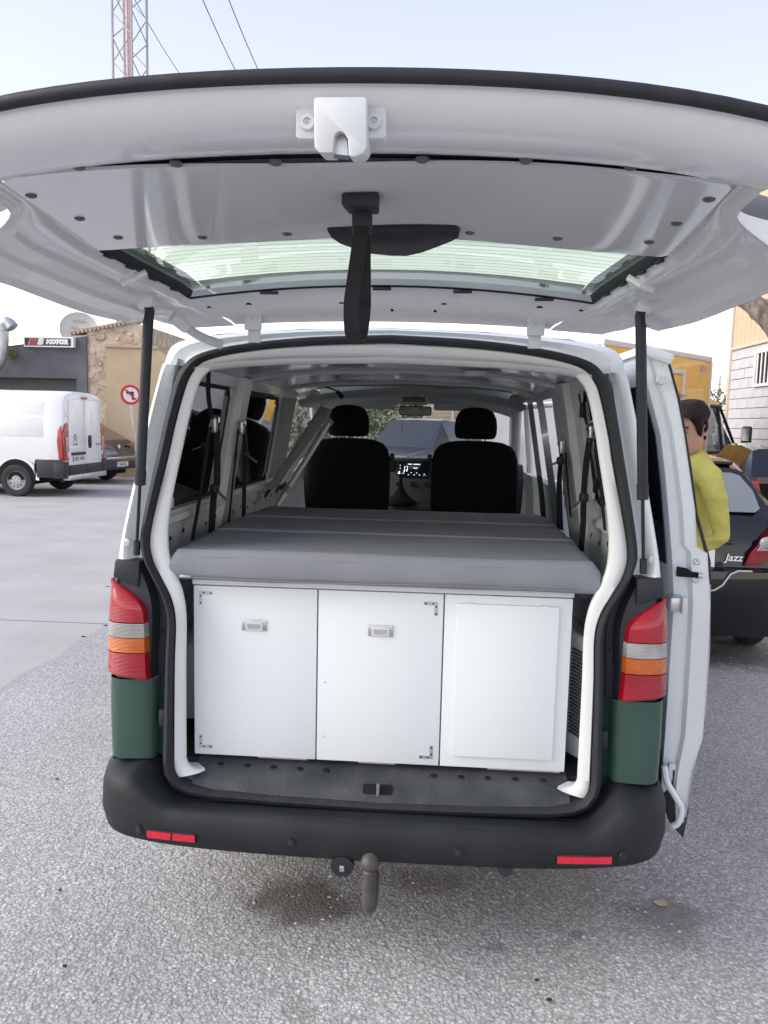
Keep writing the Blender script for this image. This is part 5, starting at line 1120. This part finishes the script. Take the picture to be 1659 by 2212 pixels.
L = [W(*c5(*p), -1) for p in ((340, 340), (348, 560), (370, 690))]
belt([W(*c5(345, 330), -1, .02), W(*c5(345, 500), -1, .03), W(*c5(368, 650), -1, .04)], .05, (0, 1, 0)); anchor(W(*c5(385, 690), -1, .04), -1)
belt([W(*c5(398, 720), -1, .05), W(*c5(403, 900), -1, .07), W(*c5(400, 1080), -1, .08), W(*c5(378, 1170), -1, .08), W(*c5(365, 1390), -1, .09)], .046, (.25, 1, 0)); tongue(W(*c5(385, 1105), -1, .09), (.6, .1, -.6))
belt([W(*c5(355, 700), -1, .045), W(*c5(300, 1090), -1, .05), W(*c5(240, 1440), -1, .06)], .030, (.1, 1, 0))
anchor(W(*c5(562, 705), -1, .05), -1)
belt([W(*c5(575, 730), -1, .05), W(*c5(580, 900), -1, .06), W(*c5(575, 1320), -1, .08)], [.02+.0015*k for k in range(11)], (.3, 1, 0)); tongue(W(*c5(590, 880), -1, .08), (.7, .1, -.5))
belt([W(*c5(540, 720), -1, .04), W(*c5(475, 1340), -1, .05)], .02, (.1, 1, 0))
belt([W(*c7(925, 220), 1, .02), W(*c7(935, 500), 1, .035), W(*c7(945, 690), 1, .03)], .05, (0, 1, 0)); anchor(W(*c7(895, 660), 1, .04), 1)
belt([W(*c7(885, 700), 1, .05), W(*c7(850, 950), 1, .06), W(*c7(828, 1240), 1, .07), W(*c7(825, 1450), 1, .07), W(*c7(805, 1715), 1, .08)], .045, (-.25, 1, 0)); tongue(W(*c7(830, 1235), 1, .09), (-.5, .1, -.6))
belt([W(*c7(935, 740), 1, .035), W(*c7(990, 1200), 1, .035), W(*c7(1020, 1530), 1, .05)], .026, (-.1, 1, 0))
anchor(W(*c7(632, 780), 1, .05), 1)
belt([W(*c7(630, 820), 1, .05), W(*c7(610, 1100), 1, .06), W(*c7(615, 1520), 1, .07)], [.026+.004*k for k in range(11)], (-.3, 1, 0)); tongue(W(*c7(620, 905), 1, .08), (-.8, .1, -.4))
belt([W(*c7(665, 830), 1, .04), W(*c7(712, 1410), 1, .05)], .026, (-.1, 1, 0))
for pts, in ((((790, 300), (805, 400), (835, 500), (880, 660)),), (((890, 820), (935, 1080), (960, 1260), (985, 1310)),)): MB().tube(smooth_poly([tuple(W(*c7(*p), 1, .012)) for p in pts], 5), .004, 6).obj('cable', 'ink', van)
for p in ((815, 450), (937, 1130)): MB().box(W(*c7(*p), 1, .016), (.016, .03, .055)).obj('cable_joint', 'ink', van, bevel=.006)
cl = [tuple(PY((640+a/4.608)*.8848, (920+b/4.608)*.8848, 2.2)) for a, b in ((700, 115), (770, 130), (840, 165), (905, 240))]
MB().tube(smooth_poly(cl, 4), .005, 6).obj('loose_cable', 'ink', van); MB().tube([cl[2], cl[3]], .014, 8).obj('cable_plug', 'ink', van)
# right: louvred vent panel on the jamb
vp = MB().prism([(.688, .085, 1.03), (.688, .085, .62), (.632, .225, .60), (.632, .225, 1.03)], (.012, .005, 0)).obj('vent_panel', 'paint_in', van, bevel=.006)
for k in range(24): MB().box((.657, .152, .69+k*.0125), (.008, .10, .005), Matrix.Rotation(R(22), 3, 'Z')).obj('louvre', 'shutter', vp)
# ------------------------------------------------------------------ sliding door, slid open along the right flank
XO = [(.36, 1.025), (.43, 1.035), (.56, 1.040), (.69, 1.073), (.9, 1.074), (1.154, 1.066), (1.325, 1.046), (1.345, 1.010), (1.46, .998), (1.6, .969), (1.776, .932), (1.954, .872)]
XI = [(.36, .985), (.5, .955), (.83, .955), (1.15, .955), (1.30, .94), (1.452, .919), (1.6, .897), (1.7, .879), (1.90, .815), (1.954, .80)]
zs_ = [.40, .45, .5, .58, .7, .83, .95, 1.05, 1.154, 1.2, 1.25, 1.325, 1.345, 1.46, 1.58, 1.7, 1.82, 1.9, 1.945]
rows = []
for z in zs_:
    a, b = interp(XI, z), interp(XO, z)
    rows.append([Vector((a, 1.30, z)), Vector((a, .22, z)), Vector((lerp(a, b, .03), .185, z)), Vector((lerp(a, b, .3), .178, z)), Vector((lerp(a, b, .45), .182, z)), Vector((lerp(a, b, .52), .160, z)), Vector((lerp(a, b, .9), .155, z)), Vector((b-.004, .150, z)), Vector((b, .156, z)), Vector((b+.002, .4, z)), Vector((b, 1.30, z))])
m = MB().grid(rows); n = len(rows[0]); m.f.append(tuple(range(n))); k = len(m.v)-n; m.f.append(tuple(range(k, k+n)))
sdr = m.obj('sliding_door', 'paint', van, smooth=40)
MB().grid([[Vector((interp(XI, z)-.004, y, z)) for z in (1.27, 1.4, 1.55, 1.7, 1.86)] for y in (.235, .6, 1.2)]).obj('door_window', 'screen', sdr, smooth=40)
MB().tube([(interp(XO, z)+.002, .158, z) for z in (1.93, 1.8, 1.6, 1.45, 1.3, 1.24)], .006, 6).obj('edge_seal', 'rubber', sdr); MB().tube([(interp(XO, z)+.001, .158, z) for z in (1.22, 1.0, .8, .6, .5, .42)], .004, 6).obj('edge_seal', 'signgrey', sdr)
tp = MB().box((.845, .72, 1.955), (.10, 1.16, .035), Matrix.Rotation(R(20), 3, 'Y')).obj('top_rail', 'paint', sdr, bevel=.008)
lz = 1.255
MB().prism([(.955, .172, lz+.02), (.985, .168, lz+.016), (1.000, .166, lz+.006), (1.03, .160, lz+.004), (1.03, .160, lz-.012), (.995, .166, lz-.012), (.955, .172, lz-.012)], (0, -.012, 0)).obj('lock_slot', 'dark', sdr, smooth=0)
MB().tube([(1.018, .150, lz-.004), (1.03, .148, lz-.004)], .010, 12).obj('lock_claw', 'steel', sdr)
for dz in (.03, -.03): MB().lathe([(.001, .003), (.006, .004), (.010, .002), (.0105, 0)], 16, facing((1.012, .155, lz+dz+.01), (1, 0, 0), (0, 0, 1))).obj('lock_screw', 'steel', sdr)
MB().lathe([(.001, .02), (.014, .02), (.016, 0)], 14, facing((.862, .16, 1.875), (1, 0, 0), (0, 0, 1))).obj('stop_buffer', 'white_plastic', sdr)
hg = MB().box((.955, .16, 1.155), (.05, .06, .05)).obj('roller_hinge', 'steel', sdr, bevel=.008); MB().box((.972, .13, 1.155), (.018, .03, .055)).obj('hinge_plate', 'white_plastic', hg, bevel=.004)
MB().prism([(.955, .20, .63), (.93, .21, .58), (.985, .16, .395), (1.035, .157, .34), (1.046, .157, .44), (1.03, .157, .52)], (0, .06, 0)).obj('lower_trim', 'black', sdr, bevel=.006)
MB().tube(smooth_poly([(.952, .15, .60), (.96, .14, .55), (.99, .135, .50), (1.012, .135, .46), (1.004, .135, .41), (.99, .14, .395)], 4), .011, 8).obj('roller_arm', 'paint', sdr); MB().box((.975, .15, .60), (.022, .02, .022)).obj('roller', 'white_plastic', sdr, bevel=.004)
# front passenger door standing ajar
fd = MB().prism([(.86, 3.55, .60), (1.02, 2.46, .60), (1.02, 2.46, 1.36), (.86, 3.55, 1.36)], (.05, .01, 0)).obj('front_door', 'paint', van, bevel=.02)
MB().tube([(.99, 2.48, 1.36), (.90, 2.52, 1.86), (.80, 3.2, 1.86), (.88, 3.52, 1.38)], .025, 8).obj('window_frame', 'paint', fd); MB().box((1.0, 2.52, 1.42), (.05, .10, .26)).obj('latch_panel', 'ink', fd, bevel=.01)
# ------------------------------------------------------------------ bed furniture
cb_ = empty('storage_cabinet', (-.01, .4, .575), label='white bed cabinet with two hatches and a framed panel in the cargo bay', cat='cabinet')
YC = .085
cx0, cx1, cz0, cz1 = -.634, .612, .590, 1.176
MB().box2((cx0+.004, YC+.024, cz0+.01), (cx1-.004, 1.25, cz1-.004)).obj('carcass', 'white_edge', cb_, smooth=0)
MB().box2((cx0, YC-.006, cz1+.001), (cx1, 1.28, cz1+.018)).obj('bed_board', 'white_edge', cb_, bevel=.002)
xd = [cx0, -.2165, .1975, cx1]
doors = []
for k in range(3):
    d = MB().box2((xd[k]+.0025, YC, cz0), (xd[k+1]-.0025, YC+.018, cz1-.004)).obj(['door', 'door', 'end_panel'][k], 'white_board', cb_, bevel=.0015); doors.append(d)
def bracket(d, x, z, sx, sz):
    w, l = .0115, .046
    q = [(0, 0), (l, 0), (l, w), (w, w), (w, l), (0, l)]
    b = MB().prism([(x+sx*a, YC-.0015, z+sz*c) for a, c in q], (0, .0022, 0)).obj('corner_bracket', 'steel', d, bevel=.0004, seg=1)
    for a, c in ((.012+.004, w/2), (l-.006, w/2), (w/2, .016), (w/2, l-.006)): MB().lathe([(.0001, .0005), (.0030, .0005), (.0032, 0)], 10, facing((x+sx*a, YC-.0018, z+sz*c), (1, 0, 0), (0, 0, 1))).obj('screw', 'ink', b)
bracket(doors[0], cx0+.020, cz1-.022, 1, -1); bracket(doors[0], cx0+.018, cz0+.022, 1, 1); bracket(doors[1], xd[2]-.020, cz1-.030, -1, -1); bracket(doors[1], xd[2]-.022, cz0+.022, -1, 1)
for d, x, z in ((doors[0], -.427, 1.046), (doors[1], -.008, 1.044)):
    h = MB().box((x, YC-.002, z), (.082, .005, .038)).obj('handle', 'steel', d, bevel=.0015); MB().box((x, YC-.006, z-.002), (.058, .006, .032)).obj('handle_frame', 'white_plastic', h, bevel=.002)
    MB().prism([(x+a, YC-.0095, z-.003+b) for a, b in ((-.022, .008), (.022, .008), (.022, -.005), (.012, -.009), (-.012, -.009), (-.022, -.005))], (0, .003, 0)).obj('finger_pull', 'galv', h, smooth=0)
hp = MB().box2((.2385, YC-.012, .632), (.566, YC-.0005, 1.146)).obj('hatch', 'white_board', doors[2], bevel=.0015)
for x in (.28, .52): MB().box((x, YC-.006, 1.1475), (.02, .010, .003)).obj('hinge', 'white_edge', hp, bevel=.0006)
for x, z in ((-.19, .672), (-.19, .86), (-.25, .70)): MB().lathe([(.0001, .001), (.0045, .0008), (.005, 0)], 12, facing((x, YC-.0002, z), (1, 0, 0), (0, 0, 1))).obj('cover_cap', 'white_plastic', cb_)
MT['batten'] = mat('pale_wood_batten', (.50, .44, .38), .7)
for a, c in ((-.42, -.25), (-.075, .05), (.36, .60)): MB().box2((a, YC+.03, .572), (c, YC+.10, .5995)).obj('foot_batten', 'batten', cb_, smooth=0)
# mattress in three cushions with draped covers
def cushion(name, y0, y1, x0f, x1f, x0b, x1b, zb, zt, label, seed, seam=True, frontround=.018):
    nx, ny = 60, 34; rnd = lambda x, y, sc, k: mnoise.noise(Vector((x*sc, y*sc*1.0, k+seed)))
    b = MB(); rows = []
    def top(u, v):
        y = lerp(y0, y1, v); x = lerp(lerp(x0f, x0b, v), lerp(x1f, x1b, v), u)
        ed = min(u, 1-u)*(x1f-x0f); ev = min(v, 1-v)*(y1-y0)
        z = zt
        r_ = .03
        if ed < r_: z -= r_-math.sqrt(max(0, r_*r_-(r_-ed)**2))
        rv = frontround
        if ev < rv: z -= (rv-math.sqrt(max(0, rv*rv-(rv-ev)**2)))*.9
        z += .005*rnd(x*.6, y, 2.2, 0)
        amp = .0035*(.25+.75*abs(u-.5)*2)                       # tension wrinkles running across the bed
        z += amp*rnd(x*.12+y*.35, y*2.6, 9, 5)+.0036*rnd(x*.2, y*3, 22, 9)*(.3+abs(u-.5))
        z += .0022*math.sin(y*38+3*rnd(x, y, 1.4, 2))*max(0, (u-.62))*2
        return Vector((x, y, z))
    for j in range(ny+1): rows.append([top(i/nx, j/ny) for i in range(nx+1)])
    b.grid(rows)
    def skirt(edge, outw):
        rr = [edge]
        for f, o in ((.12, .004), (.4, .006), (.75, .005), (.97, -.001), (1, -.012)):
            rr.append([Vector((p.x+outw[0]*(o+.004*mnoise.noise(p*9)), p.y+outw[1]*(o+.004*mnoise.noise(p*7)), lerp(p.z, zb+.004*mnoise.noise(p*4), f))) for p in edge])
        b.grid(rr)
    skirt(rows[0], (0, -1)); skirt(rows[-1], (0, 1)); skirt([r_[0] for r_ in rows], (-1, 0)); skirt([r_[-1] for r_ in rows], (1, 0))
    o = b.obj(name, 'fabric', smooth=70); tag(o, label, 'mattress'); return o
m1 = cushion('mattress_cushion', .035, .50, -.695, .680, -.70, .695, 1.200, 1.300, 'grey mattress cushion at the tailgate end, lying on the white cabinet', 1)
cushion('mattress_cushion', .505, .93, -.705, .70, -.70, .70, 1.200, 1.302, 'middle grey mattress cushion of the van bed', 2)
cushion('mattress_cushion', .935, 1.33, -.70, .70, -.66, .68, 1.200, 1.303, 'grey mattress cushion at the seat end of the van bed', 3)
zp = [(x, .024+.003*math.sin(x*9), 1.212+.003*math.sin(x*5)) for x in [lerp(-.66, .62, k/40) for k in range(41)]]
MB().tube(zp, .0022, 5).obj('zip', 'shutter', m1); MB().tube([(x, y-.004, z+.0) for x, y, z in zp], .0016, 5).obj('zip_edge', 'fabric', m1)
zl = MB().box((-.63, .016, 1.216), (.022, .004, .006)).obj('zip_puller', 'steel', m1, bevel=.001); MB().box((-.648, .016, 1.217), (.014, .003, .007)).obj('zip_tab', 'white_plastic', m1, bevel=.001)
MB().tube([(x, .034+.003*mnoise.noise(Vector((x*5, 0, 0))), 1.278+.003*mnoise.noise(Vector((x*4, 3, 0)))) for x in [lerp(-.62, .60, k/30) for k in range(31)]], .0018, 5).obj('piping', 'fabric', m1)
# folded table leaning on the left wall
ft_ = empty('folding_table', (-.62, 1.6, 1.3), label='folded grey table with a pale tube leg leaning behind the driver seat', cat='table')
c8 = lambda a, b: ((640+a/4.608)*.8848, (920+b/4.608)*.8848)
yt = 1.95
Q = lambda a, b, y=yt: PY(*c8(a, b), y)
MB().prism([Q(0, 1330, 1.75), Q(150, 1240, 1.75), Q(770, 370), Q(650, 325)], (.0, .05, 0)).obj('table_top', 'greyboard', ft_, bevel=.006)
MB().prism([Q(150, 1260, 1.76), Q(190, 1270, 1.76), Q(700, 545, 1.96), Q(640, 530, 1.96)], (0, .03, 0)).obj('table_rail', 'paint_in', ft_, bevel=.004)
MB().prism([Q(615, 520, 1.93), Q(700, 400, 1.93), Q(775, 380, 1.93), Q(740, 450, 1.93), Q(800, 505, 1.93), Q(770, 560, 1.93), Q(720, 515, 1.93), Q(690, 490, 1.93), Q(640, 535, 1.93)], (0, .03, 0)).obj('leg_bracket', 'greyboard', ft_, bevel=.004)
MB().tube([Q(175, 1450, 1.72), Q(745, 520, 1.94)], .017, 14).obj('table_leg', 'alu', ft_)
MB().tube([Q(262, 1310, 1.75), Q(300, 1245, 1.77)], .021, 14).obj('leg_clamp', 'greyboard', ft_)
for a, b in ((60, 1310), (180, 1260), (240, 1230)): MB().box(Q(a, b, 1.74), (.012, .02, .05), Matrix.Rotation(R(35), 3, 'Y')).obj('catch', 'ink', ft_, bevel=.003)
# ------------------------------------------------------------------ person in the yellow sweater
MT['skin'] = mat('skin', (.42, .235, .175), .5, var=.08, scale=14); MT['hair'] = mat('dark_hair', (.016, .010, .008), .75, spec=.25, var=.3, scale=50, bump=.6, bscale=160)
MT['sweater'] = mat('yellow_wool', (.50, .455, .12), .9, var=.07, scale=5, bump=.6, bscale=42, spec=.2); MT['jeans'] = mat('dark_jeans', (.03, .04, .065), .85, var=.15, scale=12)
MT['shoe'] = mat('brown_shoe', (.05, .035, .025), .5)
def skin_mesh(J, E_, root, sub=2):
    names = list(J); idx = {n: i for i, n in enumerate(names)}
    me = bpy.data.meshes.new('sk'); me.from_pydata([J[n][0] for n in names], [(idx[a], idx[b]) for a, b in E_], []); me.update()
    o = bpy.data.objects.new('sk', me); COL.objects.link(o)
    o.modifiers.new('s', 'SKIN')
    for n in names:
        r_ = J[n][1]; sv_ = me.skin_vertices[0].data[idx[n]]; sv_.radius = r_ if isinstance(r_, tuple) else (r_, r_); sv_.use_root = (n == root)
    m = o.modifiers.new('d', 'SUBSURF'); m.levels = m.render_levels = sub
    bpy.context.view_layer.update()
    r = bpy.data.meshes.new_from_object(o.evaluated_get(bpy.context.evaluated_depsgraph_get()))
    out_ = ([v.co.copy() for v in r.vertices], [tuple(p.vertices) for p in r.polygons])
    bpy.data.objects.remove(o, do_unlink=True); bpy.data.meshes.remove(r); return out_
per = empty('person', (1.45, 1.36, 0), label='dark haired person in a yellow sweater standing behind the open sliding door, looking down', cat='person')
px0, py0 = 1.375, 1.38
def limbs(k, arms=True, legs=True, torso=True):
    J = {'pel': ((px0-.05, py0, .98), (.115*k, .14*k))}; E_ = []
    if torso:
        J.update({'wst': ((px0-.02, py0, 1.14), (.115*k, .125*k)), 'chs': ((px0+.01, py0, 1.36), (.125*k, .14*k)), 'shc': ((px0+.012, py0, 1.525), (.085*k, .12*k)), 'nck': ((px0-.03, py0, 1.61), .056*k)})
        E_ += [('pel', 'wst'), ('wst', 'chs'), ('chs', 'shc'), ('shc', 'nck')]
    if arms:
        for s, n in ((-1, 'l'), (1, 'r')):
            J.update({'sh'+n: ((px0+.02, py0+s*.19, 1.51), .057*k), 'um'+n: ((px0+.05, py0+s*.235, 1.38), .050*k), 'el'+n: ((px0+.07, py0+s*.25, 1.225), .044*k), 'fm'+n: ((px0-.09, py0+s*.23, 1.20), .040*k), 'wr'+n: ((px0-.225, py0+s*.11, 1.235), .033*k)})
            E_ += [('shc', 'sh'+n), ('sh'+n, 'um'+n), ('um'+n, 'el'+n), ('el'+n, 'fm'+n), ('fm'+n, 'wr'+n)]
    if legs:
        for s, n in ((-1, 'l'), (1, 'r')):
            J.update({'hp'+n: ((px0-.06, py0+s*.09, .90), .095*k), 'kn'+n: ((px0-.09, py0+s*.10, .50), .062*k), 'cf'+n: ((px0-.09, py0+s*.105, .34), .055*k), 'an'+n: ((px0-.09, py0+s*.11, .09), .042*k), 'to'+n: ((px0-.22, py0+s*.12, .04), .035*k)})
            E_ += [('pel', 'hp'+n), ('hp'+n, 'kn'+n), ('kn'+n, 'cf'+n), ('cf'+n, 'an'+n), ('an'+n, 'to'+n)]
    return J, E_
J, E_ = limbs(.80)
for n_ in ('uml', 'umr', 'ell', 'elr', 'fml', 'fmr'): J[n_] = (J[n_][0], J[n_][1]*.72)
v, f = skin_mesh(J, E_, 'pel'); body = MB(); body.add(v, f)
# head (forward axis towards the van and slightly to the viewer, tilted down)
fw = Vector((-.74, -.67, 0)).normalized(); lf = Vector((-fw.y, fw.x, 0)); hc = Vector((1.338, 1.35, 1.716))
Mh = Matrix.Translation(hc) @ Matrix((fw, lf, Vector((0, 0, 1)))).transposed().to_4x4() @ Matrix.Rotation(R(15), 4, 'Y')
PR = [(-.118, .060, .000, .028), (-.108, .078, .012, .042), (-.085, .086, .040, .055), (-.055, .088, .062, .063), (-.02, .086, .078, .068), (.015, .084, .088, .072), (.04, .088, .092, .074), (.065, .085, .092, .074), (.09, .072, .085, .067), (.108, .050, .066, .050), (.118, .022, .035, .028)]
def hring(z, fr, bk, w, g=0, n=28):
    r_ = []
    for k in range(n):
        t = k*2*math.pi/n; c, s = math.cos(t), math.sin(t)
        x = (fr+g)*math.copysign(abs(c)**.85, c) if c > 0 else (bk+g)*c; r_.append(Vector((x, (w+g)*math.copysign(abs(s)**.9, s), z)))
    return r_
hd = MB(); hd.grid([[Mh @ p for p in hring(*r_)] for r_ in PR], closed=True); hd.f.append(tuple(range(28))[::-1]); k = len(hd.v)-28; hd.f.append(tuple(range(k, k+28)))
body.add(hd.v, hd.f)
ns_ = [(.080, 0, .030), (.094, .010, .000), (.108, .0, -.018), (.094, -.010, .0), (.082, .017, -.028), (.082, -.017, -.028), (.094, 0, -.034)]
body.add([Mh @ Vector(p) for p in ns_], [(0, 1, 2), (0, 2, 3), (1, 4, 2), (3, 2, 5), (4, 6, 2), (2, 6, 5), (0, 4, 1), (0, 3, 5)])
body.add([Mh @ Vector(p) for p in ((.083, -.055, .036), (.094, -.03, .040), (.094, .03, .040), (.083, .055, .036), (.080, .055, .024), (.086, .03, .026), (.086, -.03, .026), (.080, -.055, .024))], [(0, 1, 6, 7), (1, 2, 5, 6), (2, 3, 4, 5)])
for s in (-1, 1):    # ears
    er = []
    for k in range(14):
        t = k*2*math.pi/14; er.append(Mh @ Vector((-.008+.017*math.cos(t)+.004*math.sin(t), s*.071, .0+.028*math.sin(t))))
    er2 = [p+Mh.to_3x3() @ Vector((-.008, s*.009, 0)) for p in er]; er3 = [lerp(p, sum(er2, Vector())/14, .5)-Mh.to_3x3() @ Vector((0, s*.005, 0)) for p in er2]
    body.grid([er, er2, er3], closed=True)
# hands with fingers
def hand(s):
    J2 = {}; w = Vector((px0-.225, py0+s*.11, 1.235)); d = Vector((-1, -.35*s, .10)).normalized(); side_ = Vector((0, 0, 1)); nn = d.cross(side_).normalized()
    J2['w'] = (w, .026); J2['p'] = (w+d*.075, (.022, .036)); E2 = [('w', 'p')]
    for i, (o_, l_) in enumerate(((.030, .068), (.011, .076), (-.010, .070), (-.029, .056))):
        a = w+d*.088+side_*o_; b_ = a+d*l_*.5+nn*s*-.012; c = b_+d*l_*.35+nn*s*-.026
        J2['a%d' % i] = (a, .0095); J2['b%d' % i] = (b_, .0085); J2['c%d' % i] = (c, .0075); E2 += [('p', 'a%d' % i), ('a%d' % i, 'b%d' % i), ('b%d' % i, 'c%d' % i)]
    a = w+d*.035+side_*.034; b_ = a+d*.035+side_*.018-nn*s*.015; c = b_+d*.03; J2['t0'] = (a, .012); J2['t1'] = (b_, .010); J2['t2'] = (c, .0085); E2 += [('w', 't0'), ('t0', 't1'), ('t1', 't2')]
    return skin_mesh(J2, E2, 'w')
for s in (-1, 1): v, f = hand(s); body.add(v, f)
bo = body.obj('body', 'skin', per, smooth=60)
for s in (-1, 1):
    MB().tube([Mh @ Vector(p) for p in ((.083, s*.019, .012), (.0865, s*.03, .009), (.080, s*.044, .013))], .0028, 6).obj('eyelid', 'hair', bo)
    MB().tube([Mh @ Vector(p) for p in ((.090, s*.012, .034), (.0925, s*.032, .042), (.082, s*.054, .036))], .004, 6).obj('eyebrow', 'hair', bo)
MT['lip'] = mat('lips', (.32, .13, .11), .5); MB().tube([Mh @ Vector(p) for p in ((.078, -.026, -.062), (.088, -.012, -.058), (.090, 0, -.060), (.088, .012, -.058), (.078, .026, -.062))], .0048, 6).obj('mouth', 'lip', bo)
# hair cap: lower at the back, fringe over the forehead
hm = MB(); rows = []
PRH = [(-.06, .088, .062, .063), (-.03, .087, .076, .067), (.0, .085, .086, .071), (.02, .085, .089, .073), (.04, .088, .092, .074), (.065, .085, .092, .074), (.095, .080, .090, .070), (.122, .060, .074, .055), (.138, .028, .040, .032)]
for ri, (z, fr, bk, w) in enumerate(PRH):
    ring = hring(z, fr, bk, w, .013+.009*(ri > 4), 40); row = []
    for k, p in enumerate(ring):
        t = k*2*math.pi/40; a = abs(math.atan2(math.sin(t), math.cos(t)))
        lim = interp([(0, .088), (.5, .090), (.85, .076), (1.05, .045), (1.25, -.005), (1.42, -.02), (1.50, .04), (1.75, .045), (1.9, -.01), (2.2, -.055), (3.15, -.062)], a)
        q = Vector((p.x, p.y, max(p.z, lim)))
        if p.z < lim: q.x *= .985; q.y *= .985
        q += Vector((1, 1, .6))*.010*mnoise.noise(Vector((q.x*45, q.y*45, q.z*22)))
        row.append(Mh @ q)
    rows.append(row)
hm.grid(rows, closed=True); k = len(hm.v)-40; hm.f.append(tuple(range(k, k+40))); hm.obj('hair', 'hair', per, smooth=60)
J, E_ = limbs(1.0, legs=False); J['nck'] = ((px0-.028, py0, 1.605), .064); J['pel'] = ((px0-.045, py0, 1.0), (.112, .14)); J['hem'] = ((px0-.055, py0, .89), (.108, .142)); E_.append(('pel', 'hem'))
v, f = skin_mesh(J, E_, 'pel', 3); swm = MB(); swm.add(v, f)
for q in swm.v:
    n1 = mnoise.noise(Vector((q.x*9, q.y*9, q.z*14))); n2 = mnoise.noise(Vector((q.x*4+q.z*16, q.y*5, q.z*20)))
    fold = 1.3 if 1.08 < q.z < 1.30 else .45
    q += (q-Vector((px0, py0, q.z))).normalized()*(.011*n1+.018*n2*fold+.006*mnoise.noise(Vector((q.x*22, q.y*22, q.z*34))))
sw2 = swm.obj('sweater', 'sweater', per, smooth=70)
cpt = [Vector((px0-.032+.060*math.cos(t), py0+.058*math.sin(t), 1.612+.016*math.cos(t))) for t in [k*2*math.pi/24 for k in range(25)]]
MB().tube(cpt, .012, 8).obj('collar', 'sweater', sw2)
MB().lathe([(.001, .003), (.008, .002), (.010, 0)], 12, facing((px0-.09, py0-.125, 1.44), (.8, -.6, 0), (0, 0, 1))).obj('chest_badge', 'steel', sw2)
J, E_ = limbs(1.03, arms=False, torso=False)
for n in ('l', 'r'):
    J['to'+n] = (Vector(J['an'+n][0])+Vector((0, 0, -.005)), .05)
v, f = skin_mesh(J, E_, 'pel'); MB().add(v, f).obj('trousers', 'jeans', per, smooth=70)
for s in (-1, 1): MB().box((px0-.17, py0+s*.115, .045), (.28, .095, .085)).obj('shoe', 'shoe', per, bevel=.03, seg=3)
